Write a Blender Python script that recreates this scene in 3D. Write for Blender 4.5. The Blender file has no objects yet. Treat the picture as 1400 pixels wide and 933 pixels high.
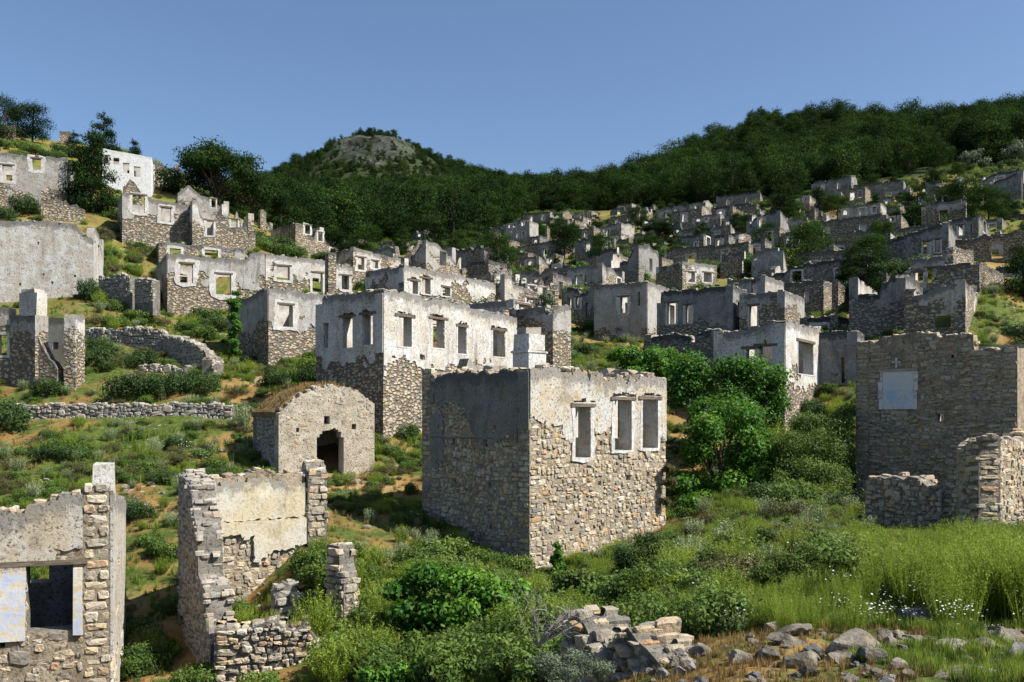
import bpy, math, random, time
import numpy as np
from mathutils import Vector, Matrix
T0 = time.time()
random.seed(7)
SC = bpy.context.scene
COL = SC.collection

# ------------------------------------------------------------------ camera
F, HZ, CX, EYE = 1250.0, 570.0, 700.0, 1.65      # focal length in photo pixels, horizon row, centre column, eye height
cam_d = bpy.data.cameras.new('camera')
cam = bpy.data.objects.new('camera', cam_d)
COL.objects.link(cam)
cam.location = (0, 0, EYE)
cam.rotation_euler = (math.radians(90), 0, 0)
cam_d.sensor_width = 36
cam_d.lens = 36 * F / 1400
cam_d.shift_y = (HZ - 466.5) / 1400
cam_d.clip_start = 0.2
cam_d.clip_end = 6000
SC.camera = cam

# ------------------------------------------------------------------ sky and sun
SUN_EL = math.radians(47)
SUN_AZ = math.atan2(0.93, -0.30)                   # from +Y towards +X
sun_dir = Vector((math.sin(SUN_AZ) * math.cos(SUN_EL), math.cos(SUN_AZ) * math.cos(SUN_EL), math.sin(SUN_EL)))
world = bpy.data.worlds.new('World')
SC.world = world
world.use_nodes = True
wn = world.node_tree
for n in list(wn.nodes):
    wn.nodes.remove(n)
sky = wn.nodes.new('ShaderNodeTexSky')
sky.sky_type = 'NISHITA'
sky.sun_disc = False
sky.sun_elevation = SUN_EL
sky.sun_rotation = SUN_AZ
sky.altitude = 300
sky.air_density = 1.0
sky.dust_density = 1.3
sky.ozone_density = 4.2
bg = wn.nodes.new('ShaderNodeBackground')
bg.inputs['Strength'].default_value = 0.080
wo = wn.nodes.new('ShaderNodeOutputWorld')
wn.links.new(sky.outputs[0], bg.inputs[0])
wn.links.new(bg.outputs[0], wo.inputs[0])
sun_l = bpy.data.lights.new('sun', 'SUN')
sun_l.energy = 5.0
sun_l.angle = math.radians(0.53)
sun_l.color = (1.0, 0.965, 0.90)
sun_o = bpy.data.objects.new('sun', sun_l)
COL.objects.link(sun_o)
sun_o.rotation_euler = sun_dir.to_track_quat('Z', 'Y').to_euler()
sun_o.location = (60, -20, 80)
SC.view_settings.view_transform = 'Standard'
SC.view_settings.look = 'None'
SC.view_settings.exposure = 0.90
SC.view_settings.gamma = 1.0
SC.cycles.max_bounces = 6
SC.cycles.diffuse_bounces = 1
SC.cycles.glossy_bounces = 1
SC.cycles.transmission_bounces = 2
SC.cycles.transparent_max_bounces = 4
SC.cycles.use_denoising = True

# ------------------------------------------------------------------ small helpers
def vn(x, y, seed=0):
    x = np.asarray(x, float); y = np.asarray(y, float)
    ix = np.floor(x); iy = np.floor(y)
    fx = x - ix; fy = y - iy
    fx = fx * fx * (3 - 2 * fx); fy = fy * fy * (3 - 2 * fy)
    def h(a, b):
        s = np.sin(a * 127.1 + b * 311.7 + seed * 74.7) * 43758.5453
        return s - np.floor(s)
    return (h(ix, iy) * (1 - fx) + h(ix + 1, iy) * fx) * (1 - fy) + (h(ix, iy + 1) * (1 - fx) + h(ix + 1, iy + 1) * fx) * fy

def fbm(x, y, seed=0, octv=4):
    s = 0; a = 0.5; f = 1.0
    for i in range(octv):
        s = s + a * vn(np.asarray(x) * f, np.asarray(y) * f, seed + i * 3)
        a *= 0.5; f *= 2.03
    return s / (1 - 0.5 ** octv)

def P(px, py, Y):
    return Vector(((px - CX) / F * Y, Y, EYE + (HZ - py) / F * Y))

def link(name, data, parent=None, loc=None, rz=0.0):
    o = bpy.data.objects.new(name, data)
    COL.objects.link(o)
    if parent is not None:
        o.parent = parent
    if loc is not None:
        o.location = loc
    if rz:
        o.rotation_euler = (0, 0, rz)
    return o

def tag(o, label=None, cat=None, group=None, kind=None):
    if label: o['label'] = label
    if cat: o['category'] = cat
    if group: o['group'] = group
    if kind: o['kind'] = kind
    return o

def np_mesh(name, V, Fc, mats=(), attrs=None, uv=None, smooth=False, midx=None):
    """V (n,3); Fc list of lists or (m,k) array; attrs {name: per-vertex float}; uv per vertex (n,2)"""
    me = bpy.data.meshes.new(name)
    V = np.asarray(V, np.float32).reshape(-1, 3)
    if isinstance(Fc, np.ndarray):
        k = Fc.shape[1]; m = Fc.shape[0]
        flat = Fc.astype(np.int32).ravel()
        starts = np.arange(m, dtype=np.int32) * k
        totals = np.full(m, k, np.int32)
    else:
        totals = np.array([len(f) for f in Fc], np.int32)
        flat = np.array([i for f in Fc for i in f], np.int32)
        starts = np.concatenate([[0], np.cumsum(totals)[:-1]]).astype(np.int32)
        m = len(totals)
    me.vertices.add(len(V)); me.vertices.foreach_set('co', V.ravel())
    me.loops.add(len(flat)); me.loops.foreach_set('vertex_index', flat)
    me.polygons.add(m); me.polygons.foreach_set('loop_start', starts); me.polygons.foreach_set('loop_total', totals)
    if midx is not None:
        me.polygons.foreach_set('material_index', np.asarray(midx, np.int32))
    me.polygons.foreach_set('use_smooth', np.full(m, smooth, bool))
    for mt in mats:
        me.materials.append(mt)
    if attrs:
        for k_, a in attrs.items():
            at = me.attributes.new(k_, 'FLOAT', 'POINT')
            at.data.foreach_set('value', np.asarray(a, np.float32).ravel())
    if uv is not None:
        ul = me.uv_layers.new(name='UVMap')
        ul.data.foreach_set('uv', np.asarray(uv, np.float32)[flat].ravel())
    me.update(calc_edges=True)
    me.validate()
    return me

# ------------------------------------------------------------------ material helper
class NT:
    def __init__(s, name):
        s.m = bpy.data.materials.new(name); s.m.use_nodes = True
        s.t = s.m.node_tree
        for n in list(s.t.nodes): s.t.nodes.remove(n)
        s.out = s.t.nodes.new('ShaderNodeOutputMaterial')
    def a(s, ty, ins=None, **pr):
        n = s.t.nodes.new(ty)
        for k, v in pr.items(): setattr(n, k, v)
        for k, v in (ins or {}).items(): s.put(n.inputs[k], v)
        return n
    def put(s, sock, v):
        if isinstance(v, bpy.types.NodeSocket): s.t.links.new(v, sock)
        elif isinstance(v, (tuple, list)) and sock.type == 'RGBA' and len(v) == 3: sock.default_value = (*v, 1)
        else: sock.default_value = v
    def mix(s, f, a, b, bl='MIX'):
        n = s.t.nodes.new('ShaderNodeMix'); n.data_type = 'RGBA'; n.blend_type = bl; n.clamp_factor = True
        s.put(n.inputs[0], f); s.put(n.inputs[6], a); s.put(n.inputs[7], b)
        return n.outputs[2]
    def math(s, op, a, b=0.0, c=None, clamp=False):
        n = s.t.nodes.new('ShaderNodeMath'); n.operation = op; n.use_clamp = clamp
        s.put(n.inputs[0], a); s.put(n.inputs[1], b)
        if c is not None: s.put(n.inputs[2], c)
        return n.outputs[0]
    def step(s, v, lo, hi):
        n = s.t.nodes.new('ShaderNodeMapRange'); n.interpolation_type = 'SMOOTHSTEP'
        s.put(n.inputs[0], v); s.put(n.inputs[1], lo); s.put(n.inputs[2], hi); n.inputs[3].default_value = 0; n.inputs[4].default_value = 1
        return n.outputs[0]
    def ramp(s, f, stops, inter='LINEAR'):
        n = s.t.nodes.new('ShaderNodeValToRGB'); s.put(n.inputs[0], f)
        e = n.color_ramp; e.interpolation = inter
        while len(e.elements) < len(stops): e.elements.new(0.5)
        for i, (p, c) in enumerate(stops):
            e.elements[i].position = p; e.elements[i].color = (*c, 1)
        return n.outputs[0]
    def noise(s, vec, scale, det=4, rough=0.55, dist=0.0):
        n = s.a('ShaderNodeTexNoise', {'Scale': scale, 'Detail': det, 'Roughness': rough, 'Distortion': dist})
        if vec is not None: s.put(n.inputs['Vector'], vec)
        return n.outputs[0]
    def vor(s, vec, scale, feat='F1', rnd=1.0):
        n = s.a('ShaderNodeTexVoronoi', {'Scale': scale, 'Randomness': rnd}, feature=feat)
        if vec is not None: s.put(n.inputs['Vector'], vec)
        return n
    def scale(s, vec, k):
        n = s.a('ShaderNodeVectorMath', {0: vec, 1: k}, operation='MULTIPLY'); return n.outputs[0]
    def attr(s, nm):
        return s.a('ShaderNodeAttribute', attribute_name=nm).outputs['Fac']
    def bump(s, h, st=0.5, d=0.05, nrm=None):
        n = s.a('ShaderNodeBump', {'Height': h, 'Strength': st, 'Distance': d})
        if nrm is not None: s.put(n.inputs['Normal'], nrm)
        return n.outputs[0]
    def pos(s): return s.a('ShaderNodeNewGeometry').outputs['Position']
    def obj(s): return s.a('ShaderNodeTexCoord').outputs['Object']
    def rnd(s): return s.a('ShaderNodeObjectInfo').outputs['Random']
    def done(s, col, rough=0.9, nrm=None, spec=0.15):
        b = s.a('ShaderNodeBsdfPrincipled', {'Base Color': col, 'Roughness': rough, 'Specular IOR Level': spec})
        if nrm is not None: s.put(b.inputs['Normal'], nrm)
        s.t.links.new(b.outputs[0], s.out.inputs[0])
        return s.m

def mat_ground():
    s = NT('hill_soil_and_dry_grass')
    p = s.pos()
    big = s.noise(p, 0.09, 5, 0.6)
    mid = s.noise(p, 0.55, 6, 0.62)
    fine = s.noise(p, 5.0, 5, 0.7)
    soil = s.ramp(mid, [(0.3, (0.11, 0.068, 0.028)), (0.45, (0.24, 0.14, 0.050)), (0.57, (0.31, 0.205, 0.095)), (0.70, (0.42, 0.34, 0.24))])
    grass = s.ramp(fine, [(0.3, (0.028, 0.045, 0.010)), (0.55, (0.075, 0.098, 0.022)), (0.75, (0.16, 0.16, 0.05))])
    grass = s.mix(s.math('MULTIPLY', s.attr('far_grass'), s.step(mid, 0.35, 0.6)), grass, (0.135, 0.15, 0.032))  # grass of the farther slopes is yellower green
    gm = s.step(s.math('ADD', s.math('MULTIPLY', big, 0.55), s.math('MULTIPLY', mid, 0.5)), 0.475, 0.56)
    lush = s.attr('lush')
    gm = s.math('MAXIMUM', gm, s.math('MULTIPLY', lush, s.step(mid, 0.30, 0.42)), clamp=True)
    c = s.mix(gm, soil, grass)
    # pale stones strewn in the soil
    v = s.vor(p, 2.6, 'F1')
    st = s.math('MULTIPLY', s.step(v.outputs['Distance'], 0.26, 0.16), s.step(s.noise(p, 0.4, 3), 0.56, 0.66))
    c = s.mix(st, c, (0.36, 0.33, 0.28))
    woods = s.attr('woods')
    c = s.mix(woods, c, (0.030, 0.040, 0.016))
    rock = s.attr('rock')
    rv = s.noise(p, 0.055, 9, 0.80, 0.8)
    rc = s.ramp(rv, [(0.40, (0.025, 0.035, 0.018)), (0.48, (0.07, 0.078, 0.058)), (0.56, (0.145, 0.142, 0.13)), (0.68, (0.25, 0.245, 0.23))])
    c = s.mix(rock, c, rc)
    h = s.math('ADD', s.math('MULTIPLY', fine, 0.5), s.math('MULTIPLY', mid, 0.8))
    nb = s.bump(h, 0.7, 0.18)
    nb = s.bump(rv, s.math('MULTIPLY', rock, 1.0), 14.0, nb)
    return s.done(c, 0.95, nb, 0.05)

def stone_colour(s, r, fine_vec, sc=9.0):
    c = s.ramp(r, [(0.0, (0.20, 0.18, 0.15)), (0.2, (0.42, 0.35, 0.25)), (0.4, (0.32, 0.28, 0.22)), (0.55, (0.48, 0.37, 0.22)),
                   (0.7, (0.50, 0.44, 0.35)), (0.85, (0.43, 0.27, 0.135)), (0.93, (0.17, 0.165, 0.15)), (1.0, (0.52, 0.47, 0.38))])
    n = s.noise(fine_vec, sc, 6, 0.7)
    c = s.mix(s.step(n, 0.50, 0.30), c, (0.09, 0.085, 0.075))
    c = s.mix(s.math('MULTIPLY', s.step(n, 0.56, 0.75), 0.6), c, (0.52, 0.48, 0.40))
    return c, n

def mat_stone(name, dark=False, grey=0.0):
    s = NT(name)
    p = s.pos()
    r = s.math('FRACT', s.math('ADD', s.rnd(), s.attr('rnd')))
    c, n = stone_colour(s, r, p)
    if grey: c = s.mix(grey, c, (0.27, 0.265, 0.25))
    if dark: c = s.mix(0.18, c, (0.11, 0.10, 0.085))
    n2 = s.noise(p, 34, 4, 0.6)
    nb = s.bump(s.math('ADD', n, s.math('MULTIPLY', n2, 0.35)), 0.75, 0.05)
    return s.done(c, 0.92, nb, 0.12)

def mat_mortar(name, c0, c1):
    s = NT(name)
    p = s.pos()
    n = s.noise(p, 2.2, 7, 0.7)
    c = s.mix(s.step(n, 0.35, 0.65), c0, c1)
    h = s.noise(p, 14, 5, 0.7)
    c = s.mix(s.step(h, 0.50, 0.34), c, (c0[0] * .35, c0[1] * .33, c0[2] * .3))
    return s.done(c, 0.95, s.bump(h, 0.8, 0.05), 0.08)

def mat_plaster(name, base, warm, dark=(0.10, 0.095, 0.09), stain=0.5, pits=0.5, topdark=0.6):
    """thick lime render with pits, grey run-off streaks and lichen along the wall top"""
    s = NT(name)
    p = s.pos()
    uv = s.a('ShaderNodeUVMap', uv_map='UVMap').outputs[0]
    n = s.noise(p, 1.1, 7, 0.66)
    c = s.mix(s.step(n, 0.38, 0.62), base, warm)
    blot = s.noise(p, 0.9, 8, 0.74, 0.6)
    c = s.mix(s.math('MULTIPLY', s.step(blot, 0.54, 0.66), 0.6), c, (warm[0] * .6, warm[1] * .56, warm[2] * .52))
    c = s.mix(s.math('MULTIPLY', s.step(blot, 0.44, 0.33), 0.5), c, (min(.72, base[0] * 1.25), min(.72, base[1] * 1.25), min(.72, base[2] * 1.25)))
    sp = s.noise(p, 28.0, 4, 0.7)
    c = s.mix(s.math('MULTIPLY', s.step(sp, 0.42, 0.30), 0.7), c, (0.07, 0.065, 0.055))
    streak = s.noise(s.scale(uv, (2.0, 0.4, 1.0)), 1.0, 7, 0.72, 0.5)
    c = s.mix(s.math('MULTIPLY', s.step(streak, 0.50, 0.68), stain), c, dark)
    f = s.noise(p, 13.0, 7, 0.80)
    pit = s.step(f, 0.48, 0.40)
    c = s.mix(s.math('MULTIPLY', pit, pits), c, (0.07, 0.062, 0.05))
    ht = s.attr('ht')
    td = s.math('MULTIPLY', s.step(s.math('ADD', ht, s.math('MULTIPLY', s.noise(p, 4.0, 8, 0.78), -1.5)), -0.26, -0.52), topdark)
    c = s.mix(td, c, dark)
    nb = s.bump(s.math('ADD', f, s.math('MULTIPLY', n, 0.6)), 0.55, 0.05)
    return s.done(c, 0.93, nb, 0.1)

def mat_wall(name, base, warm, cover=0.55, low=1.6, stain=0.55, dark=(0.085, 0.083, 0.08), stonegrey=0.0, topdark=0.7):
    """old wall seen from farther off: render that has fallen off in places and rubble underneath"""
    s = NT(name)
    uv = s.a('ShaderNodeUVMap', uv_map='UVMap').outputs[0]
    p = s.pos()
    r = s.rnd()
    off = s.a('ShaderNodeCombineXYZ', {2: s.math('MULTIPLY', r, 61.0)}).outputs[0]
    uvo = s.a('ShaderNodeVectorMath', {0: uv, 1: off}, operation='ADD').outputs[0]
    su = s.a('ShaderNodeVectorMath', {0: s.scale(uvo, (1.0, 1.7, 1.0)), 1: s.scale(s.a('ShaderNodeTexNoise', {'Vector': uvo, 'Scale': 3.0}).outputs[1], (0.25, 0.25, 0))}, operation='ADD').outputs[0]
    v = s.vor(su, 4.3, 'F1', 0.9)
    sr = s.a('ShaderNodeSeparateColor', {0: v.outputs['Color']}).outputs[0]
    sc_, sn = stone_colour(s, sr, p, 5.0)
    if stonegrey: sc_ = s.mix(stonegrey, sc_, (0.24, 0.235, 0.22))
    dd = v.outputs['Distance']
    joint = s.step(dd, 0.36, 0.60)
    sc_ = s.mix(s.math('MULTIPLY', joint, 0.75), sc_, (0.085, 0.075, 0.06))
    n = s.noise(uvo, 0.55, 7, 0.62)
    n2 = s.noise(p, 1.7, 6, 0.66)
    pc = s.mix(s.step(n2, 0.36, 0.60), base, warm)
    blot = s.noise(uvo, 1.3, 7, 0.72, 0.4)
    pc = s.mix(s.math('MULTIPLY', s.step(blot, 0.55, 0.70), 0.55), pc, (warm[0] * .55, warm[1] * .52, warm[2] * .5))
    pc = s.mix(s.math('MULTIPLY', s.step(blot, 0.42, 0.30), 0.5), pc, (min(.75, base[0] * 1.3), min(.75, base[1] * 1.3), min(.75, base[2] * 1.3)))
    f0 = s.noise(p, 3.2, 7, 0.75)
    streak = s.noise(s.scale(uvo, (1.8, 0.4, 1.0)), 1.0, 7, 0.72, 0.5)
    pc = s.mix(s.math('MULTIPLY', s.math('MULTIPLY', s.step(streak, 0.50, 0.66), s.step(f0, 0.36, 0.56)), stain), pc, dark)
    f = s.noise(p, 7.0, 6, 0.8)
    pc = s.mix(s.math('MULTIPLY', s.step(f, 0.45, 0.37), 0.8), pc, (0.07, 0.062, 0.05))
    sepv = s.a('ShaderNodeSeparateXYZ', {0: uv}).outputs[1]
    hgt = s.math('MULTIPLY', s.math('SUBTRACT', sepv, low), 0.12)
    hgt = s.math('MINIMUM', s.math('MAXIMUM', hgt, -0.3), 0.2)
    msk = s.step(s.math('ADD', n, hgt), 0.52 - (cover - 0.5) * 0.5, 0.56 - (cover - 0.5) * 0.5)
    c = s.mix(msk, sc_, pc)
    ht = s.attr('ht')
    n3 = s.noise(p, 3.6, 8, 0.78)
    td = s.math('MULTIPLY', s.step(s.math('ADD', ht, s.math('MULTIPLY', n3, -1.5)), -0.28, -0.52), topdark)
    c = s.mix(td, c, dark)
    hs = s.math('MULTIPLY', s.math('SUBTRACT', 1.0, msk), s.math('SUBTRACT', 1.0, joint))
    hh = s.math('ADD', s.math('MULTIPLY', hs, 0.8), s.math('ADD', s.math('MULTIPLY', msk, 1.0), s.math('MULTIPLY', f, 0.6)))
    return s.done(c, 0.94, s.bump(hh, 1.0, 0.10), 0.08)

def mat_paint(name, col, col2, wear=(0.36, 0.33, 0.28), th=0.42):
    s = NT(name)
    p = s.pos()
    n = s.noise(p, 2.0, 7, 0.7)
    n2 = s.noise(p, 8.0, 5, 0.7)
    c = s.mix(s.step(n, 0.40, 0.62), col, col2)
    c = s.mix(s.step(n2, th, th - 0.09), c, wear)
    return s.done(c, 0.88, s.bump(n2, 0.4, 0.03), 0.1)

def mat_wood(name, col):
    s = NT(name)
    o = s.obj()
    n = s.noise(s.scale(o, (1.5, 14, 14)), 2.0, 6, 0.7)
    c = s.mix(s.step(n, 0.35, 0.65), (col[0] * .45, col[1] * .42, col[2] * .4), col)
    return s.done(c, 0.85, s.bump(n, 0.6, 0.02), 0.15)

def mat_leaf(name, dark, mid, light, trans=0.25, rough=0.6, objvar=0.35, spec=0.2):
    s = NT(name)
    r = s.attr('rnd')
    o = s.rnd()
    f = s.math('ADD', s.math('MULTIPLY', r, 1 - objvar), s.math('MULTIPLY', o, objvar), clamp=True)
    c = s.ramp(f, [(0.0, dark), (0.5, mid), (1.0, light)])
    b = s.a('ShaderNodeBsdfPrincipled', {'Base Color': c, 'Roughness': rough, 'Specular IOR Level': spec})
    t = s.a('ShaderNodeBsdfTranslucent', {'Color': s.mix(0.5, c, light)})
    m = s.a('ShaderNodeMixShader', {0: trans, 1: b.outputs[0], 2: t.outputs[0]})
    s.t.links.new(m.outputs[0], s.out.inputs[0])
    return s.m

def mat_bark(name, c0, c1):
    s = NT(name)
    o = s.obj()
    n = s.noise(s.scale(o, (6, 6, 1.5)), 2.5, 6, 0.7)
    return s.done(s.mix(s.step(n, 0.35, 0.65), c0, c1), 0.92, s.bump(n, 0.8, 0.05), 0.1)

def mat_rock(name, c0, c1, c2):
    s = NT(name)
    o = s.pos()
    n = s.noise(o, 2.6, 9, 0.72, 0.3)
    n2 = s.noise(o, 22, 6, 0.7)
    c = s.ramp(n, [(0.32, c0), (0.48, c1), (0.62, c2)])
    c = s.mix(s.math('MULTIPLY', s.step(n2, 0.45, 0.33), 0.8), c, (0.05, 0.048, 0.042))
    c = s.mix(s.math('MULTIPLY', s.step(s.noise(o, 4.5, 4, 0.6), 0.60, 0.68), 0.5), c, (0.42, 0.26, 0.12))
    return s.done(c, 0.92, s.bump(s.math('ADD', n, s.math('MULTIPLY', n2, 0.3)), 0.9, 0.08), 0.12)

M_GROUND = mat_ground()
M_STONE = mat_stone('rubble_stone_tan')
M_STONE_G = mat_stone('rubble_stone_grey', grey=0.5)
M_STONE_S = mat_stone('rubble_stone_slaty', dark=True, grey=0.0)
M_MORTAR = mat_mortar('earth_mortar', (0.20, 0.16, 0.11), (0.34, 0.285, 0.21))
M_MORTAR_G = mat_mortar('grey_mortar', (0.12, 0.108, 0.09), (0.22, 0.20, 0.17))
M_PLASTER = mat_plaster('lime_render_pitted', (0.47, 0.455, 0.415), (0.44, 0.37, 0.265), pits=0.95, stain=0.30)
M_PLASTER_S = mat_plaster('lime_render_stained_shade', (0.21, 0.205, 0.195), (0.19, 0.17, 0.145), pits=0.8, stain=0.7, topdark=0.9)  # stained render, its colour lowered further to deepen the shaded side
M_PLASTER_Y = mat_plaster('lime_render_cream', (0.50, 0.475, 0.41), (0.47, 0.40, 0.265), pits=0.4, stain=0.45, topdark=0.6)
M_PLASTER_W = mat_plaster('lime_render_white', (0.55, 0.535, 0.505), (0.44, 0.40, 0.33), pits=0.8, stain=0.5, topdark=0.7)
M_PLASTER_GR = mat_plaster('lime_render_grey', (0.38, 0.37, 0.355), (0.31, 0.28, 0.235), pits=0.7, stain=0.6, topdark=0.75)
M_MORTAR_P = mat_mortar('pale_lime_mortar', (0.32, 0.27, 0.20), (0.48, 0.42, 0.33))
M_INT = mat_plaster('inner_plaster', (0.52, 0.50, 0.46), (0.44, 0.38, 0.30), pits=0.4, stain=0.4, topdark=0.4)
M_INT_B = mat_paint('inner_plaster_blue', (0.30, 0.36, 0.52), (0.58, 0.57, 0.54), th=0.45)
M_WHITE = mat_paint('limewash_white', (0.56, 0.555, 0.54), (0.43, 0.405, 0.365), wear=(0.34, 0.315, 0.275), th=0.53)
M_BLUEW = mat_paint('limewash_blue_white', (0.56, 0.53, 0.46), (0.36, 0.41, 0.53), wear=(0.50, 0.41, 0.26), th=0.52)
M_CREAMW = mat_paint('faded_cream_shutter', (0.58, 0.53, 0.42), (0.47, 0.48, 0.52), wear=(0.46, 0.38, 0.26), th=0.40)
M_PALEBLUE = mat_paint('faded_blue_limewash', (0.36, 0.42, 0.56), (0.50, 0.50, 0.50), wear=(0.44, 0.38, 0.28), th=0.45)
M_WOOD = mat_wood('grey_weathered_timber', (0.16, 0.13, 0.10))
M_WOODP = mat_wood('pale_weathered_timber', (0.42, 0.37, 0.29))
W = {
 'white':  mat_wall('wall_white_render', (0.53, 0.515, 0.485), (0.45, 0.405, 0.335), 0.60, 2.2, 0.45),
 'grey':   mat_wall('wall_grey_render', (0.37, 0.36, 0.345), (0.30, 0.27, 0.225), 0.58, 2.2, 0.6),
 'pale':   mat_wall('wall_pale_render', (0.46, 0.445, 0.415), (0.40, 0.35, 0.275), 0.48, 2.3, 0.5),
 'stone':  mat_wall('wall_bare_rubble', (0.40, 0.37, 0.32), (0.36, 0.30, 0.23), 0.25, 3.0, 0.5),
 'dark':   mat_wall('wall_dark_render', (0.26, 0.255, 0.25), (0.20, 0.185, 0.165), 0.60, 2.0, 0.75, (0.055, 0.054, 0.053), 0.6, 0.9),  # darker render with stronger stains and darker wall tops
 'modern': mat_wall('wall_fresh_whitewash', (0.62, 0.62, 0.62), (0.56, 0.555, 0.54), 1.2, 0.3, 0.12, topdark=0.1),
 'speckle': mat_wall('wall_speckled_render', (0.48, 0.47, 0.44), (0.38, 0.34, 0.285), 0.95, 0.2, 0.4),
 'bare':   mat_wall('wall_stripped_rubble', (0.40, 0.37, 0.32), (0.36, 0.30, 0.23), -1.5, 3.0, 0.5),
 'ochre':  mat_wall('wall_ochre_render', (0.52, 0.40, 0.24), (0.46, 0.33, 0.19), 0.75, 1.5, 0.35),
}
M_DRYGRASS = mat_leaf('dry_roof_grass', (0.13, 0.08, 0.028), (0.23, 0.15, 0.055), (0.34, 0.25, 0.10), 0.2, 0.8)
M_TURF = mat_mortar('dry_turf', (0.15, 0.10, 0.045), (0.25, 0.175, 0.08))
M_L_DARK = mat_leaf('leaf_dark_green', (0.016, 0.034, 0.008), (0.034, 0.068, 0.014), (0.07, 0.12, 0.03), 0.22)
M_L_MID = mat_leaf('leaf_mid_green', (0.026, 0.055, 0.010), (0.074, 0.130, 0.022), (0.17, 0.235, 0.045), 0.32)
M_L_FIG = mat_leaf('leaf_fig', (0.020, 0.060, 0.008), (0.056, 0.150, 0.016), (0.15, 0.285, 0.030), 0.34, 0.55)
M_L_LIME = mat_leaf('leaf_lime', (0.060, 0.095, 0.011), (0.155, 0.220, 0.022), (0.30, 0.37, 0.055), 0.38)
M_L_SAGE = mat_leaf('leaf_sage', (0.09, 0.12, 0.045), (0.19, 0.23, 0.10), (0.33, 0.37, 0.20), 0.25)
M_L_BROWN = mat_leaf('leaf_brown_scrub', (0.045, 0.040, 0.015), (0.085, 0.080, 0.028), (0.14, 0.14, 0.05), 0.2)
M_L_PINE = mat_leaf('pine_needles', (0.005, 0.013, 0.004), (0.013, 0.030, 0.008), (0.034, 0.062, 0.015), 0.12, 0.9, 0.45, 0.03)
M_L_PINEL = mat_leaf('pine_needles_light', (0.009, 0.023, 0.006), (0.025, 0.054, 0.011), (0.062, 0.108, 0.020), 0.18, 0.9, 0.45, 0.03)
M_L_OLIVE = mat_leaf('leaf_olive', (0.06, 0.08, 0.045), (0.12, 0.15, 0.09), (0.22, 0.25, 0.16), 0.2)
M_FLOWER = mat_leaf('white_petals', (0.6, 0.6, 0.55), (0.75, 0.75, 0.70), (0.8, 0.8, 0.76), 0.3)
M_BARK = mat_bark('pine_bark', (0.030, 0.024, 0.017), (0.075, 0.058, 0.042))
M_TWIG = mat_bark('bleached_twig', (0.14, 0.125, 0.105), (0.30, 0.28, 0.245))
M_ROCK = mat_rock('limestone', (0.050, 0.046, 0.038), (0.18, 0.158, 0.125), (0.34, 0.295, 0.235))
M_ROCKD = mat_rock('dark_limestone', (0.045, 0.044, 0.042), (0.13, 0.125, 0.115), (0.27, 0.26, 0.24))

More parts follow.
